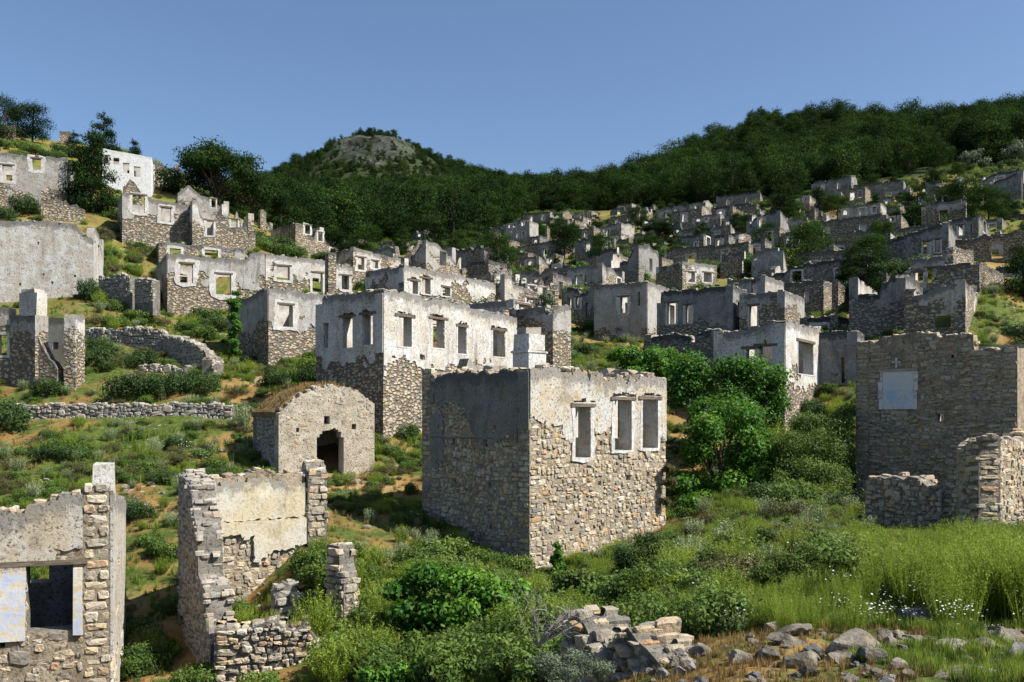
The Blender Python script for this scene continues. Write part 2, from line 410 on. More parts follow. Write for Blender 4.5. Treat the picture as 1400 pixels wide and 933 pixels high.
# ------------------------------------------------------------------ terrain
# ground points read off the photograph: column, row, distance
CTRL = [
 # near right bank and rocks
 (1400, 933, 6.0), (1250, 933, 6.2), (1100, 933, 6.3), (950, 933, 6.6), (1400, 860, 8.5), (1250, 850, 9.0), (1100, 852, 9.0), (960, 880, 8.6),
 (1400, 790, 12), (1280, 790, 12.5), (1150, 800, 12.5), (1020, 815, 13), (900, 835, 13), (1400, 738, 20), (1300, 742, 20), (1180, 742, 20), (1060, 752, 19), (940, 775, 20),
 (1190, 722, 27), (1330, 725, 27), (1400, 722, 27), (1090, 700, 27), (1000, 720, 27), (1180, 690, 34), (1390, 690, 31), (1080, 655, 38), (1000, 680, 34), (930, 720, 31),
 (1600, 900, 8), (1600, 800, 14), (1600, 720, 27), (1600, 600, 40), (1550, 480, 60), (1550, 400, 80),
 # near left hollow
 (820, 1000, 6.5), (700, 1000, 9), (560, 1010, 11), (400, 1040, 12.5), (200, 1080, 14), (0, 1150, 15), (-200, 1150, 14), (840, 905, 10.5), (760, 905, 13), (620, 900, 17), (480, 905, 18.5), (350, 930, 19.0), (220, 960, 18.5), (100, 1020, 17.5), (-60, 1080, 16.5),
 (700, 820, 24), (600, 800, 24), (500, 790, 23.5), (430, 745, 23.2), (340, 812, 23.2), (400, 800, 22.2), (727, 785, 28), (820, 765, 29), (905, 740, 31.5), (577, 712, 31), (640, 745, 29.5),
 (230, 870, 22.5), (190, 800, 25), (60, 790, 26), (-80, 800, 27), (500, 720, 30), (440, 690, 33), (230, 690, 31), (100, 690, 32), (-60, 690, 33), (380, 660, 36), (512, 650, 38), (300, 640, 36),
 (200, 622, 38), (60, 618, 39), (-80, 615, 40), (320, 585, 43.2), (160, 588, 43), (20, 588, 43), (320, 552, 43.8), (160, 556, 43.8), (20, 560, 43.8), (560, 602, 42), (524, 592, 41), (432, 530, 48), (400, 530, 47), (640, 590, 44),
 (240, 535, 46), (110, 520, 47), (10, 520, 47), (-100, 520, 48), (300, 500, 50), (367, 502, 55), (320, 485, 58), (210, 468, 54), (130, 466, 54), (30, 440, 58), (240, 432, 65), (330, 428, 66), (128, 413, 61), (0, 410, 61), (-150, 410, 62),
 (180, 400, 66), (470, 420, 66), (180, 345, 75), (260, 335, 77), (60, 300, 78), (140, 310, 78), (-80, 290, 80), (330, 335, 84), (400, 350, 92), (200, 268, 98), (100, 235, 98), (20, 205, 105), (-120, 190, 105), (300, 285, 108), (360, 312, 112), (440, 345, 100),
 (20, 188, 125), (100, 196, 125), (200, 220, 125), (-150, 150, 130), (270, 270, 130), (340, 300, 135), (20, 220, 165), (150, 235, 165), (300, 300, 165), (-200, 200, 180),
 # middle
 (690, 530, 47), (770, 505, 52), (720, 470, 58), (840, 505, 55), (900, 500, 54), (780, 470, 68), (850, 470, 71), (930, 478, 62), (560, 412, 60), (620, 412, 68), (700, 430, 75), (700, 400, 88), (600, 385, 92), (500, 392, 80), (520, 362, 110), (600, 352, 120), (700, 372, 112), (780, 400, 92), (860, 398, 92), (800, 372, 118), (880, 365, 120),
 (560, 335, 150), (650, 340, 150), (740, 345, 150), (820, 340, 150), (900, 335, 150), (480, 345, 140), (430, 335, 150),
 (560, 318, 195), (660, 312, 200), (760, 312, 200), (860, 300, 205), (940, 318, 160), (600, 305, 235), (720, 295, 240), (800, 303, 235), (860, 288, 250), (430, 325, 190), (480, 320, 200),
 # right village slope
 (1073, 602, 43.5), (1000, 560, 47), (1140, 590, 45), (1010, 490, 58), (1040, 455, 66), (1100, 470, 55), (1165, 466, 51), (1240, 470, 49), (1365, 470, 47), (1120, 432, 70), (1060, 402, 84), (960, 395, 88), (1180, 405, 72), (1240, 408, 60), (1300, 410, 60), (1370, 390, 58), (1400, 440, 52),
 (1000, 372, 105), (1060, 350, 115), (930, 350, 120), (1130, 345, 112), (1200, 365, 82), (1290, 362, 76), (1350, 338, 94), (1400, 335, 90), (1230, 330, 112), (1160, 318, 132), (1000, 325, 138), (1080, 300, 150), (1210, 300, 145), (1300, 300, 132), (1390, 280, 120),
 (1100, 280, 180), (1180, 280, 172), (1260, 268, 170), (1340, 262, 165), (1000, 292, 185), (940, 290, 220), (1250, 245, 200), (1390, 238, 190), (1120, 258, 215), (1010, 268, 240),
 (1600, 330, 110), (1600, 240, 190),
 # feet of the houses farther up
 (229, 434, 65), (363, 402, 69), (217, 375, 74), (167, 332, 76), (263, 336, 77), (303, 338, 82), (243, 318, 90), (140, 266, 100), (209, 262, 108), (-30, 292, 79), (-40, 416, 60), (483, 388, 80), (552, 412, 58), (404, 348, 96), (690, 452, 66), (676, 412, 78), (718, 420, 76), (812, 455, 77), (885, 470, 71), (1002, 484, 60), (1126, 436, 70), (1046, 454, 64), (1073, 472, 58), (1071, 404, 85), (933, 394, 88), (1303, 412, 59), (1297, 368, 76), (1339, 392, 57), (1338, 338, 93), (1420, 345, 84), (1397, 276, 122), (1183, 282, 172), (1204, 312, 140), (1150, 330, 122), (1140, 362, 100), (1232, 322, 108), (1107, 288, 172), (985, 320, 142), (1030, 318, 140), (962, 346, 126), (996, 345, 122), (1066, 334, 118), (809, 308, 236), (864, 292, 262), (884, 308, 215), (724, 342, 176), (696, 346, 158), (738, 342, 165), (722, 366, 138), (737, 378, 118), (782, 388, 112), (849, 340, 178), (864, 320, 205), (792, 322, 200), (803, 320, 200), (670, 312, 236), (664, 336, 200), (580, 332, 165), (549, 342, 150), (556, 346, 132), (592, 372, 96), (606, 366, 104), (668, 384, 92), (905, 370, 108), (878, 332, 165),
 (606, 366, 118), (570, 364, 104), (619, 350, 140), (676, 372, 128), (660, 342, 175), (716, 318, 190), (650, 372, 110), (760, 364, 132), (792, 386, 118), (812, 396, 102), (815, 352, 150), (858, 354, 150), (880, 348, 142), (908, 345, 140), (924, 322, 172), (1014, 338, 128), (1046, 352, 108), (1070, 318, 136), (1092, 340, 116), (1142, 378, 92), (1164, 350, 105), (1200, 330, 118), (1238, 345, 92), (1212, 405, 64), (1252, 292, 150), (1345, 300, 122), (1370, 318, 104), (1222, 285, 165), (1132, 292, 165), (982, 306, 168), (444, 350, 118), (468, 345, 130), (518, 362, 112), (536, 345, 140), (490, 340, 150), (356, 318, 118), (1146, 470, 56), (1090, 452, 62), (1306, 352, 88), (1402, 402, 66),
 # wooded hills
 (430, 300, 270), (520, 290, 290), (620, 290, 300), (720, 280, 300), (820, 273, 310), (900, 263, 310), (1000, 236, 320), (1100, 218, 310), (1200, 208, 300), (1300, 198, 290), (1400, 185, 280),
 (400, 286, 420), (620, 282, 420), (740, 272, 440), (850, 267, 440), (940, 222, 440), (1010, 199, 430), (1100, 174, 420), (1250, 185, 400), (1400, 165, 390), (1600, 155, 380),
 (370, 278, 600), (300, 291, 600), (430, 256, 600), (640, 273, 560), (760, 270, 540), (860, 263, 520), (960, 213, 500), (1060, 174, 480), (1400, 173, 440), (1200, 181, 450),
 (380, 258, 720), (405, 232, 720), (430, 217, 720), (458, 199, 720), (485, 189, 720), (510, 186, 720), (540, 189, 720), (562, 199, 720), (582, 214, 720), (605, 234, 720), (630, 256, 720), (300, 280, 720), (700, 260, 720), (480, 241, 650), (550, 241, 650),
 (510, 230, 1000), (350, 285, 1000), (700, 275, 1000), (900, 270, 900), (1100, 230, 800), (1400, 215, 750), (100, 290, 900), (-200, 290, 900), (-200, 280, 400), (100, 290, 400), (1700, 220, 800),
 (510, 330, 2000), (100, 340, 2000), (1000, 330, 2000), (1500, 330, 2000), (-400, 340, 2000),
]
def _feat(a, l): return np.stack([np.asarray(a) * 2.4, np.asarray(l) * 1.5], -1)
_c = np.array(CTRL, float)
_A = _feat((_c[:, 0] - CX) / F, np.log(_c[:, 2]))
_t = (HZ - _c[:, 1]) / F
def _phi(d2): return np.sqrt(d2 + 0.012)
_D = ((_A[:, None] - _A[None]) ** 2).sum(-1)
_n = len(_A)
_K = np.zeros((_n + 3, _n + 3))
_K[:_n, :_n] = _phi(_D) - np.eye(_n) * 0.02
_K[:_n, _n] = 1; _K[:_n, _n + 1:] = _A
_K[_n, :_n] = 1; _K[_n + 1:, :_n] = _A.T
_w = np.linalg.solve(_K, np.concatenate([_t, [0, 0, 0]]))

def ground(X, Y, detail=True):
    X = np.atleast_1d(np.asarray(X, float)); Y = np.atleast_1d(np.asarray(Y, float))
    Yc = np.clip(Y, 6.0, 2600)
    a = np.clip(X / Yc, -0.85, 0.85)
    out = np.empty(len(X))
    for i in range(0, len(X), 20000):
        Q = _feat(a[i:i + 20000], np.log(Yc[i:i + 20000]))
        d2 = ((Q[:, None, :] - _A[None]) ** 2).sum(-1)
        out[i:i + 20000] = _phi(d2) @ _w[:_n] + _w[_n] + Q @ _w[_n + 1:]
    z = EYE + out * Yc
    near = np.clip((6.0 - Y) / 4.0, 0, 1)
    z = z * (1 - near) + np.minimum(z, 0.0) * near
    if detail:
        z = z + (fbm(X * 0.9, Y * 0.9, 3) - 0.5) * 0.28 + (fbm(X * 0.13, Y * 0.13, 9) - 0.5) * np.clip(Y * 0.005, 0, 3.0)
    return z
def gz(x, y): return float(ground([x], [y])[0])

_ys = np.exp(np.linspace(math.log(3.5), math.log(1500), 900))
def at_pixel(px, py):
    """where the line of sight through a pixel meets the ground"""
    xs = (px - CX) / F * _ys
    g = ground(xs, _ys)
    r = EYE + (HZ - py) / F * _ys
    hit = np.nonzero(g >= r)[0]
    i = int(hit[0]) if len(hit) else len(_ys) - 1
    return Vector((xs[i], _ys[i], g[i]))

na, nr = 440, 560
aa = np.linspace(-0.98, 0.98, na)
rr = np.exp(np.linspace(math.log(2.0), math.log(2600), nr)) - 10.0
GX = (aa[None, :] * (rr[:, None] + 10)).ravel()
GY = np.repeat(rr, na)
GZ = ground(GX, GY)
def forest_from(px):
    return np.interp(px, [-400, 300, 370, 450, 560, 650, 720, 800, 870, 940, 1010, 1080, 1150, 1250, 1330, 1400, 1700],
                     [150, 118, 120, 130, 152, 172, 238, 262, 272, 232, 222, 196, 200, 195, 200, 200, 200])
gpx = CX + F * GX / np.maximum(GY, 5)
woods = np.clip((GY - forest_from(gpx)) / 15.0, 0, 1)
gpy = HZ - F * (GZ - EYE) / np.maximum(GY, 5)
rock = np.exp(-((gpx - 512) / 54.0) ** 4 - ((gpy - 206) / 17.0) ** 4) * (GY > 500) * (GY < 800)
rock = np.clip(rock * 2.6 * (fbm(GX * .03, GY * .03, 5, 5) - .30), 0, 1)
GZ = GZ + rock * (fbm(GX * 0.05, GY * 0.05, 21) - 0.4) * 16
lush = np.clip(fbm(GX * .05, GY * .05, 31) * 2.2 - 0.65, 0, 1) * np.where(GY < 45, np.clip((gpx - 380) / 150, 0.25, 1), 0.75)
ii = np.arange(nr - 1)[:, None] * na + np.arange(na - 1)[None, :]
GF = np.stack([ii, ii + 1, ii + na + 1, ii + na], -1).reshape(-1, 4)
hill = link('hillside_ground', np_mesh('hillside_ground', np.stack([GX, GY, GZ], -1), GF, [M_GROUND], {'woods': woods, 'rock': rock, 'lush': lush, 'far_grass': np.clip((GY - 60) / 40, 0, .8)}, smooth=True))
tag(hill, kind='structure')
print('terrain', round(time.time() - T0, 1))
# ------------------------------------------------------------------ walls
FOOT = []          # footprints (cx, cy, ux, uy, half length, half width) kept free of plants

def sub_intervals(iv, cuts):
    for c0, c1 in cuts:
        o = []
        for a, b in iv:
            if c1 <= a or c0 >= b: o.append((a, b)); continue
            if c0 > a: o.append((a, c0))
            if c1 < b: o.append((c1, b))
        iv = o
    return iv

class MB:
    def __init__(s): s.v = []; s.f = []; s.uv = []; s.mi = []; s.ht = []
    def quad(s, pts, uvs, mi=0, ht=None):
        b = len(s.v)
        s.v += pts; s.uv += uvs; s.f.append(list(range(b, b + len(pts)))); s.mi.append(mi)
        s.ht += ht if ht else [9.0] * len(pts)
    def mesh(s, name, mats, smooth=False):
        return np_mesh(name, s.v, s.f, mats, {'ht': s.ht}, s.uv, smooth, s.mi)

class Wall:
    """one upright wall; local x runs along it, y = 0 is the outer face, +y goes into the wall"""
    def __init__(s, house, hx, hy, hz, ha, lx, ly, la, length, thick):
        s.house = house; s.L = length; s.t = thick; s.lx, s.ly, s.la = lx, ly, la
        c, n = math.cos(ha), math.sin(ha)
        s.wx = hx + c * lx - n * ly; s.wy = hy + n * lx + c * ly; s.z = hz; s.a = ha + la
        s.dx, s.dy = math.cos(s.a), math.sin(s.a)
        s.open = []; s.o = None; s.top = None
    def u(s, px):
        k = (px - CX) / F
        return (k * s.wy - s.wx) / (s.dx - k * s.dy)
    def uz(s, px, py):
        u = s.u(px); Y = s.wy + u * s.dy
        return u, EYE + (HZ - py) / F * Y - s.z
    def win(s, x0, x1, y0, y1):
        a, _ = s.uz(x0, y0); b, _ = s.uz(x1, y0)
        xm = (x0 + x1) / 2
        _, z1 = s.uz(xm, y0); _, z0 = s.uz(xm, y1)
        if a > b: a, b = b, a
        return (a, b, z0, z1)
    def build(s, base, top, mats, du=0.4, rag=0.12, seed=0, name='wall', endcap=True):
        """top: height, or list of (u, z)"""
        rs = random.Random(seed)
        if not isinstance(top, (list, tuple)): top = [(0, top), (s.L, top)]
        tu = [p[0] for p in top]; tz = [p[1] for p in top]
        us = {0.0, s.L}
        for o in s.open:
            for e in o[:2]:
                if 0.02 < e < s.L - 0.02: us.add(round(e, 4))
        for e in tu:
            if 0.05 < e < s.L - 0.05: us.add(round(e, 4))
        n = max(1, int(s.L / du))
        for i in range(1, n):
            e = s.L * i / n + rs.uniform(-.3, .3) * du
            if min(abs(e - q) for q in us) > 0.10: us.add(e)
        us = sorted(us)
        zt = [float(np.interp(e, tu, tz)) + rs.uniform(-rag, rag) + (-rs.random() * rag * 2.5 if rs.random() < .14 else 0) for e in us]
        s.us, s.zt = us, zt
        mb = MB(); t = s.t
        cols = []
        for i in range(len(us) - 1):
            m = (us[i] + us[i + 1]) / 2; tp = max(zt[i], zt[i + 1])
            cuts = [(o[2], o[3] if o[3] < min(zt[i], zt[i + 1]) - 0.05 else 99) for o in s.open if o[0] < m < o[1]]
            cols.append(sub_intervals([(base, 50.0)], cuts))
        def hh(i, z): return zt[i] if z > 40 else min(z, zt[i])
        for i, iv in enumerate(cols):
            a, b = us[i], us[i + 1]
            for z0, z1 in iv:
                al, bl = hh(i, z0), hh(i, z1); ar, br = hh(i + 1, z0), hh(i + 1, z1)
                hl = [zt[i] - al, zt[i + 1] - ar, zt[i + 1] - br, zt[i] - bl]
                mb.quad([(a, 0, al), (b, 0, ar), (b, 0, br), (a, 0, bl)], [(a, al), (b, ar), (b, br), (a, bl)], 0, hl)
                mb.quad([(b, t, ar), (a, t, al), (a, t, bl), (b, t, br)], [(b + 20, ar), (a + 20, al), (a + 20, bl), (b + 20, br)], 1, [hl[1], hl[0], hl[3], hl[2]])
                mb.quad([(a, 0, bl), (b, 0, br), (b, t, br), (a, t, bl)], [(a, 0), (b, 0), (b, t), (a, t)], 0 if z1 > 40 else 1, [0.3] * 4 if z1 > 40 else None)
                if z0 > base + .01:
                    mb.quad([(b, 0, ar), (a, 0, al), (a, t, al), (b, t, ar)], [(b, 0), (a, 0), (a, t), (b, t)], 1)
        ends = [[]] + cols + [[]]
        for i, e in enumerate(us):
            lf, rt = ends[i], ends[i + 1]
            if i == 0 and not endcap or i == len(us) - 1 and not endcap: continue
            mi = 0 if i in (0, len(us) - 1) else 1
            for z0, z1 in sub_intervals(lf, rt):
                p, q = hh(i, z0), hh(i, z1)
                if q - p > .005: mb.quad([(e, 0, p), (e, t, p), (e, t, q), (e, 0, q)], [(0, p), (t, p), (t, q), (0, q)], mi)
            for z0, z1 in sub_intervals(rt, lf):
                p, q = hh(i, z0), hh(i, z1)
                if q - p > .005: mb.quad([(e, t, p), (e, 0, p), (e, 0, q), (e, t, q)], [(t, p), (0, p), (0, q), (t, q)], mi)
        s.base = base
        s.o = link(name, mb.mesh(name, mats), s.house, (s.lx, s.ly, 0), s.la)
        return s.o
    def surround(s, o, band=0.22, seed=0, mat=None, d=-0.014):
        """painted halo round a window: a thin irregular band proud of the wall face"""
        rs = random.Random(seed + 5)
        u0, u1, z0, z1 = o
        inner = []; outer = []
        n = 9
        kk = [rs.uniform(.6, 1.4)]
        def add(p, d):
            kk[0] = kk[0] * .6 + rs.uniform(.35, 1.6) * .4
            k = band * kk[0]
            inner.append(p); outer.append((p[0] + d[0] * k, p[1] + d[1] * k))
        for i in range(n): add((u0, z0 + (z1 - z0) * i / n), (-1, -.5 if i == 0 else 0))
        for i in range(4): add((u0 + (u1 - u0) * i / 4, z1), (-.8 if i == 0 else 0, .8))
        for i in range(n): add((u1, z1 - (z1 - z0) * i / n), (1, .6 if i == 0 else 0))
        for i in range(4): add((u1 - (u1 - u0) * i / 4, z0), (.7 if i == 0 else 0, -.7))
        outer = [(min(max(a, 0.02), s.L - .02), b) for a, b in outer]
        mb = MB(); m = len(inner)
        for i in range(m):
            j = (i + 1) % m
            a, b, c, e = inner[i], inner[j], outer[j], outer[i]
            mb.quad([(a[0], d, a[1]), (e[0], d, e[1]), (c[0], d, c[1]), (b[0], d, b[1])], [a, e, c, b])
            mb.quad([(e[0], d, e[1]), (e[0], 0.02, e[1]), (c[0], 0.02, c[1]), (c[0], d, c[1])], [e, e, c, c])
            mb.quad([(a[0], 0.1, a[1]), (a[0], d, a[1]), (b[0], d, b[1]), (b[0], 0.1, b[1])], [a, a, b, b])
        return link('window_surround', mb.mesh('window_surround', [mat or M_WHITE]), s.o)
    def lintel(s, o, mat=None, over=0.18, h=0.11, proud=0.035):
        u0, u1, z0, z1 = o
        me = box_mesh('lintel', u0 - over, u1 + over, -proud, s.t * .6, z1 - .015, z1 + h, mat or M_WOOD, 0.012)
        return link('lintel', me, s.o)

def box_mesh(name, x0, x1, y0, y1, z0, z1, mat, jit=0.0, seed=0):
    rs = random.Random(seed or int((x0 + y0 + z0) * 991))
    j = lambda: rs.uniform(-jit, jit)
    v = [(x + j(), y + j(), z + j()) for z in (z0, z1) for y in (y0, y1) for x in (x0, x1)]
    f = [[0, 2, 3, 1], [4, 5, 7, 6], [0, 1, 5, 4], [1, 3, 7, 5], [3, 2, 6, 7], [2, 0, 4, 6]]
    uv = [(p[0] + p[1], p[2]) for p in v]
    return np_mesh(name, v, f, [mat], {'ht': [9.0] * 8}, uv)

# ------------------------------------------------------------------ rubble stones
def make_stone(seed):
    rs = random.Random(seed)
    n = 8
    ring = []
    for i in range(n):
        a = 2 * math.pi * (i + 0.5) / n
        c, q = math.cos(a), math.sin(a)
        e = rs.uniform(.36, .62)
        x = math.copysign(abs(c) ** e, c) * .5; z = math.copysign(abs(q) ** e, q) * .5
        ring.append((x * rs.uniform(.80, 1.08), z * rs.uniform(.80, 1.08)))
    v = []; ins = rs.uniform(.68, .82)
    for x, z in ring: v.append((x, .5, z))
    for x, z in ring: v.append((x, -.18 + rs.uniform(-.08, .08), z))
    for x, z in ring: v.append((x * ins * rs.uniform(.92, 1.08), -.43 + rs.uniform(-.1, .05), z * ins * rs.uniform(.92, 1.08)))
    v.append((0, -.5 + rs.uniform(-.06, .06), 0))
    f = []
    for i in range(n):
        j = (i + 1) % n
        f += [[i, j, n + j, n + i], [n + i, n + j, 2 * n + j, 2 * n + i], [2 * n + i, 2 * n + j, 3 * n]]
    return np.array(v), f
NST = 20
STONES = [make_stone(100 + i) for i in range(NST)]
_SM = {}
def stone_mesh(i, mat):
    if (i, mat.name) not in _SM:
        V, Fc = STONES[i]
        _SM[(i, mat.name)] = np_mesh('stone', V, Fc, [mat], {'rnd': np.zeros(len(V))})
    return _SM[(i, mat.name)]

def joined_stones(name, items, mat, parent):
    """items: (variant, u, y, z, w, d, h, roll)"""
    V = []; Fc = []; R = []; b = 0
    rs = random.Random(len(items))
    for (k, u, y, z, w, d, h, ro) in items:
        v, f = STONES[k]
        c, q = math.cos(ro), math.sin(ro)
        x = v[:, 0] * w; zz = v[:, 2] * h
        V.append(np.stack([x * c - zz * q + u, v[:, 1] * d + y, x * q + zz * c + z], -1))
        Fc += [[i + b for i in ff] for ff in f]
        b += len(v); R += [rs.random()] * len(v)
    o = link(name, np_mesh(name, np.concatenate(V), Fc, [mat], {'rnd': R}), parent)
    tag(o, kind='stuff')
    return o

def masonry(wall, zlo, zhi=None, sw=(.14, .34), sh=(.09, .20), skip=None, mat=None, proud=(.004, .06), limit=150, seed=0, quoin=(True, True), topcap=True, gap=1.04, ends=(False, False), back=False, wild=1.0):
    """lay rubble over the outer face; the largest stones become parts of the wall, the others one joined part"""
    rs = random.Random(seed + 17)
    mat = mat or M_STONE
    items = []
    tmax = max(wall.zt)
    z = zlo; row = 0
    while z < (zhi if zhi is not None else tmax) + .1:
        h = rs.uniform(*sh)
        u = 0.0
        while u < wall.L - .04:
            q = quoin[0] and u == 0.0 or quoin[1] and wall.L - u < .35
            if q:
                w = (.50 if row % 2 else .28) * rs.uniform(.85, 1.1); hh = h
            else:
                w = rs.uniform(*sw) * rs.choice((.6, .8, 1, 1, 1.3)); hh = h * rs.choice((.7, .9, 1.0, 1.1, 1.35))
                if rs.random() < .05: w *= 1.7; hh *= 1.6
            w = min(w, wall.L - u)
            if wall.L - u - w < .08: w = wall.L - u
            cu = u + w / 2
            warp = 0 if q else ((float(vn([cu * .9], [z * .7], seed)[0]) - .5) * .22 + rs.uniform(-.04, .04)) * wild
            cz = z + h / 2 + warp
            tz = float(np.interp(cu, wall.us, wall.zt))
            ok = cz + h * .25 < tz and (zhi is None or cz < zhi)
            for o in wall.open:
                if o[0] - w * .38 < cu < o[1] + w * .38 and o[2] - h * .4 < cz < o[3] + h * .4: ok = False
            if ok and not (skip and skip(cu, cz)):
                pr = rs.uniform(*proud)
                d = rs.uniform(.14, .24)
                items.append((rs.randrange(NST), cu + rs.uniform(-.02, .02), d / 2 - pr, cz, w * gap * rs.uniform(.86, 1.08), d, hh * gap * rs.uniform(.9, 1.1), rs.uniform(-.2, .2) * wild if not q else rs.uniform(-.03, .03)))
            u += w
        z += h * .97; row += 1
    if topcap:
        u = rs.uniform(0, .1)
        while u < wall.L - .05:
            w = rs.uniform(.12, .32)
            tz = float(np.interp(u + w / 2, wall.us, wall.zt))
            if not any(o[0] < u + w / 2 < o[1] and o[3] > tz - .1 for o in wall.open):
                for yy in (.13, wall.t * .5, wall.t - .13):
                    if rs.random() < .7:
                        items.append((rs.randrange(NST), u + w / 2, yy + rs.uniform(-.05, .05), tz + rs.uniform(-.06, .03), w * rs.uniform(.7, 1.1), rs.uniform(.16, .28), rs.uniform(.08, .18), rs.uniform(-.25, .25)))
            u += w * rs.uniform(.9, 1.3)
    items.sort(key=lambda i: -i[4] * i[6])
    for (k, u, y, z, w, d, h, ro) in items[:limit]:
        o = link('stone', stone_mesh(k, mat), wall.o, (u, y, z))
        o.scale = (w, d, h); o.rotation_euler = (0, -ro, 0)
    rest = items[limit:]
    if back:
        for (k, u, y, z, w, d, h, ro) in list(items):
            if y < .2: rest.append((rs.randrange(NST), u + rs.uniform(-.08, .08), wall.t - y, z + rs.uniform(-.04, .04), -w, -d, h, ro))
    if rest:
        joined_stones('small_stones', rest, mat, wall.o)
    end_stones(wall, zlo, sh, mat, ends, rs, skip)

def end_stones(wall, zlo, sh, mat, ends, rs=None, skip=None):
    rs = rs or random.Random(9)
    for e in (0, 1):
        if not ends[e]: continue
        z = zlo; row = 0; tz = wall.zt[-1 if e else 0]
        while z < tz - .05:
            h = rs.uniform(sh[0], sh[1]) * 1.15
            cut = wall.t * rs.uniform(.35, .65)
            for y0, y1 in (((0, cut), (cut, wall.t)) if row % 2 else ((0, wall.t),)):
                d = .2; pr = rs.uniform(.005, .045)
                if skip and ends[e] == 2 and skip(wall.L if e else 0.0, z + h / 2): continue
                o = link('corner_stone', stone_mesh(rs.randrange(NST), mat), wall.o, ((wall.L - d / 2 + pr) if e else d / 2 - pr, (y0 + y1) / 2, z + h / 2))
                o.scale = ((y1 - y0) * .98, d, h * 1.02); o.rotation_euler = (0, rs.uniform(-.04, .04), math.pi / 2 if e else -math.pi / 2)
            z += h; row += 1

def plaster(wall, cover, mat, thick=.045, cell=.06, seed=0, name='plaster', zlo=-1.0):
    """fallen render: a slab with a broken outline that lies over the stones"""
    rs = np.random.RandomState(seed + 3)
    nu = int(wall.L / cell); cu = wall.L / nu
    z1 = max(wall.zt); nz = int((z1 - zlo) / cell)
    U, Z = np.meshgrid((np.arange(nu) + .5) * cu, zlo + (np.arange(nz) + .5) * cell, indexing='ij')
    M = cover(U, Z) > 0
    zt = np.interp(U, wall.us, wall.zt)
    M &= Z < zt - cell * .3
    for o in wall.open:
        M &= ~((U > o[0] - .01) & (U < o[1] + .01) & (Z > o[2] - .01) & (Z < o[3] + .01))
    # drop crumbs
    for _ in range(2):
        Pd = np.pad(M, 1).astype(int)
        nb = Pd[:-2, 1:-1] + Pd[2:, 1:-1] + Pd[1:-1, :-2] + Pd[1:-1, 2:]
        M &= nb >= 2
    if not M.any(): return None
    VU, VZ = np.meshgrid(np.arange(nu + 1) * cu, zlo + np.arange(nz + 1) * cell, indexing='ij')
    VU = VU.copy(); VZ = VZ.copy()
    VU[1:-1] += rs.uniform(-.45, .45, VU[1:-1].shape) * cu
    VZ += rs.uniform(-.45, .45, VZ.shape) * cell
    bumpv = -thick + (fbm(VU * 3, VZ * 3, seed) - .5) * .02
    idx = -np.ones((nu + 1, nz + 1), int)
    V = []; Fc = []; uv = []; ht = []
    def vid(i, j):
        if idx[i, j] < 0:
            idx[i, j] = len(V)
            V.append((VU[i, j], bumpv[i, j], min(VZ[i, j], float(np.interp(VU[i, j], wall.us, wall.zt)))))
            uv.append((VU[i, j], VZ[i, j])); ht.append(float(np.interp(VU[i, j], wall.us, wall.zt)) - VZ[i, j])
        return idx[i, j]
    def back(k):
        V.append((V[k][0], .03, V[k][2])); uv.append(uv[k]); ht.append(ht[k]); return len(V) - 1
    for i in range(nu):
        for j in range(nz):
            if not M[i, j]: continue
            a, b, c, d = vid(i, j), vid(i + 1, j), vid(i + 1, j + 1), vid(i, j + 1)
            Fc.append([a, b, c, d])
            for (di, dj, p, q) in ((-1, 0, d, a), (1, 0, b, c), (0, -1, a, b), (0, 1, c, d)):
                x, y = i + di, j + dj
                if not (0 <= x < nu and 0 <= y < nz) or not M[x, y]:
                    e, f = back(p), back(q)
                    Fc.append([q, p, e, f])
    return link(name, np_mesh(name, V, Fc, [mat], {'ht': ht}, uv), wall.o)

def coping(wall, seed, mat=None):
    """loose stones along a broken wall top"""
    rs = random.Random(seed); items = []; u = 0.0
    while u < wall.L - .1:
        w = rs.uniform(.16, .42)
        tz = float(np.interp(u + w / 2, wall.us, wall.zt))
        if rs.random() < .72:
            items.append((rs.randrange(NST), u + w / 2, rs.uniform(.1, wall.t - .1), tz + rs.uniform(-.07, .05), w, rs.uniform(.2, .4), rs.uniform(.10, .22), rs.uniform(-.3, .3)))
        u += w * rs.uniform(.7, 1.2)
    if items: joined_stones('coping_stones', items, mat or M_STONE_G, wall.o)

def pixlen(wx, wy, ang, px):
    k = (px - CX) / F
    return (k * wy - wx) / (math.cos(ang) - k * math.sin(ang))

class House:
    """rectangular ruin: near corner at column c; wall R runs to the right (lit side), wall L to the left (shaded side)"""
    def __init__(s, name, label, cat, l, c, r, Y, al, pb, pt, LR=None, WL=None, t=.5, group=None, lo=3.0, hi=17.0):
        s.a = math.radians(al); s.t = t
        p = P(c, pb, Y)
        s.x, s.y, s.z = p
        s.LR = LR or min(max(pixlen(s.x, s.y, s.a, r), lo), hi)
        s.WL = WL or min(max(pixlen(s.x, s.y, s.a + math.pi / 2, l), lo), hi)
        s.h = (pb - pt) / F * Y
        s.o = link(name, None, None, p, s.a)
        s.o.empty_display_size = .5
        tag(s.o, label, cat, group)
        mk = lambda lx, ly, la, L: Wall(s.o, s.x, s.y, s.z, s.a, lx, ly, la, L, t)
        s.R = mk(0, 0, 0, s.LR)
        s.B = mk(s.LR, s.WL, math.pi, s.LR)
        s.L = mk(0, s.WL - t, -math.pi / 2, s.WL - 2 * t)
        s.S = mk(s.LR, t, math.pi / 2, s.WL - 2 * t)
        c_, n_ = math.cos(s.a), math.sin(s.a)
        FOOT.append((s.x + c_ * s.LR / 2 - n_ * s.WL / 2, s.y + n_ * s.LR / 2 + c_ * s.WL / 2, c_, n_, s.LR / 2 + .1, s.WL / 2 + .1))

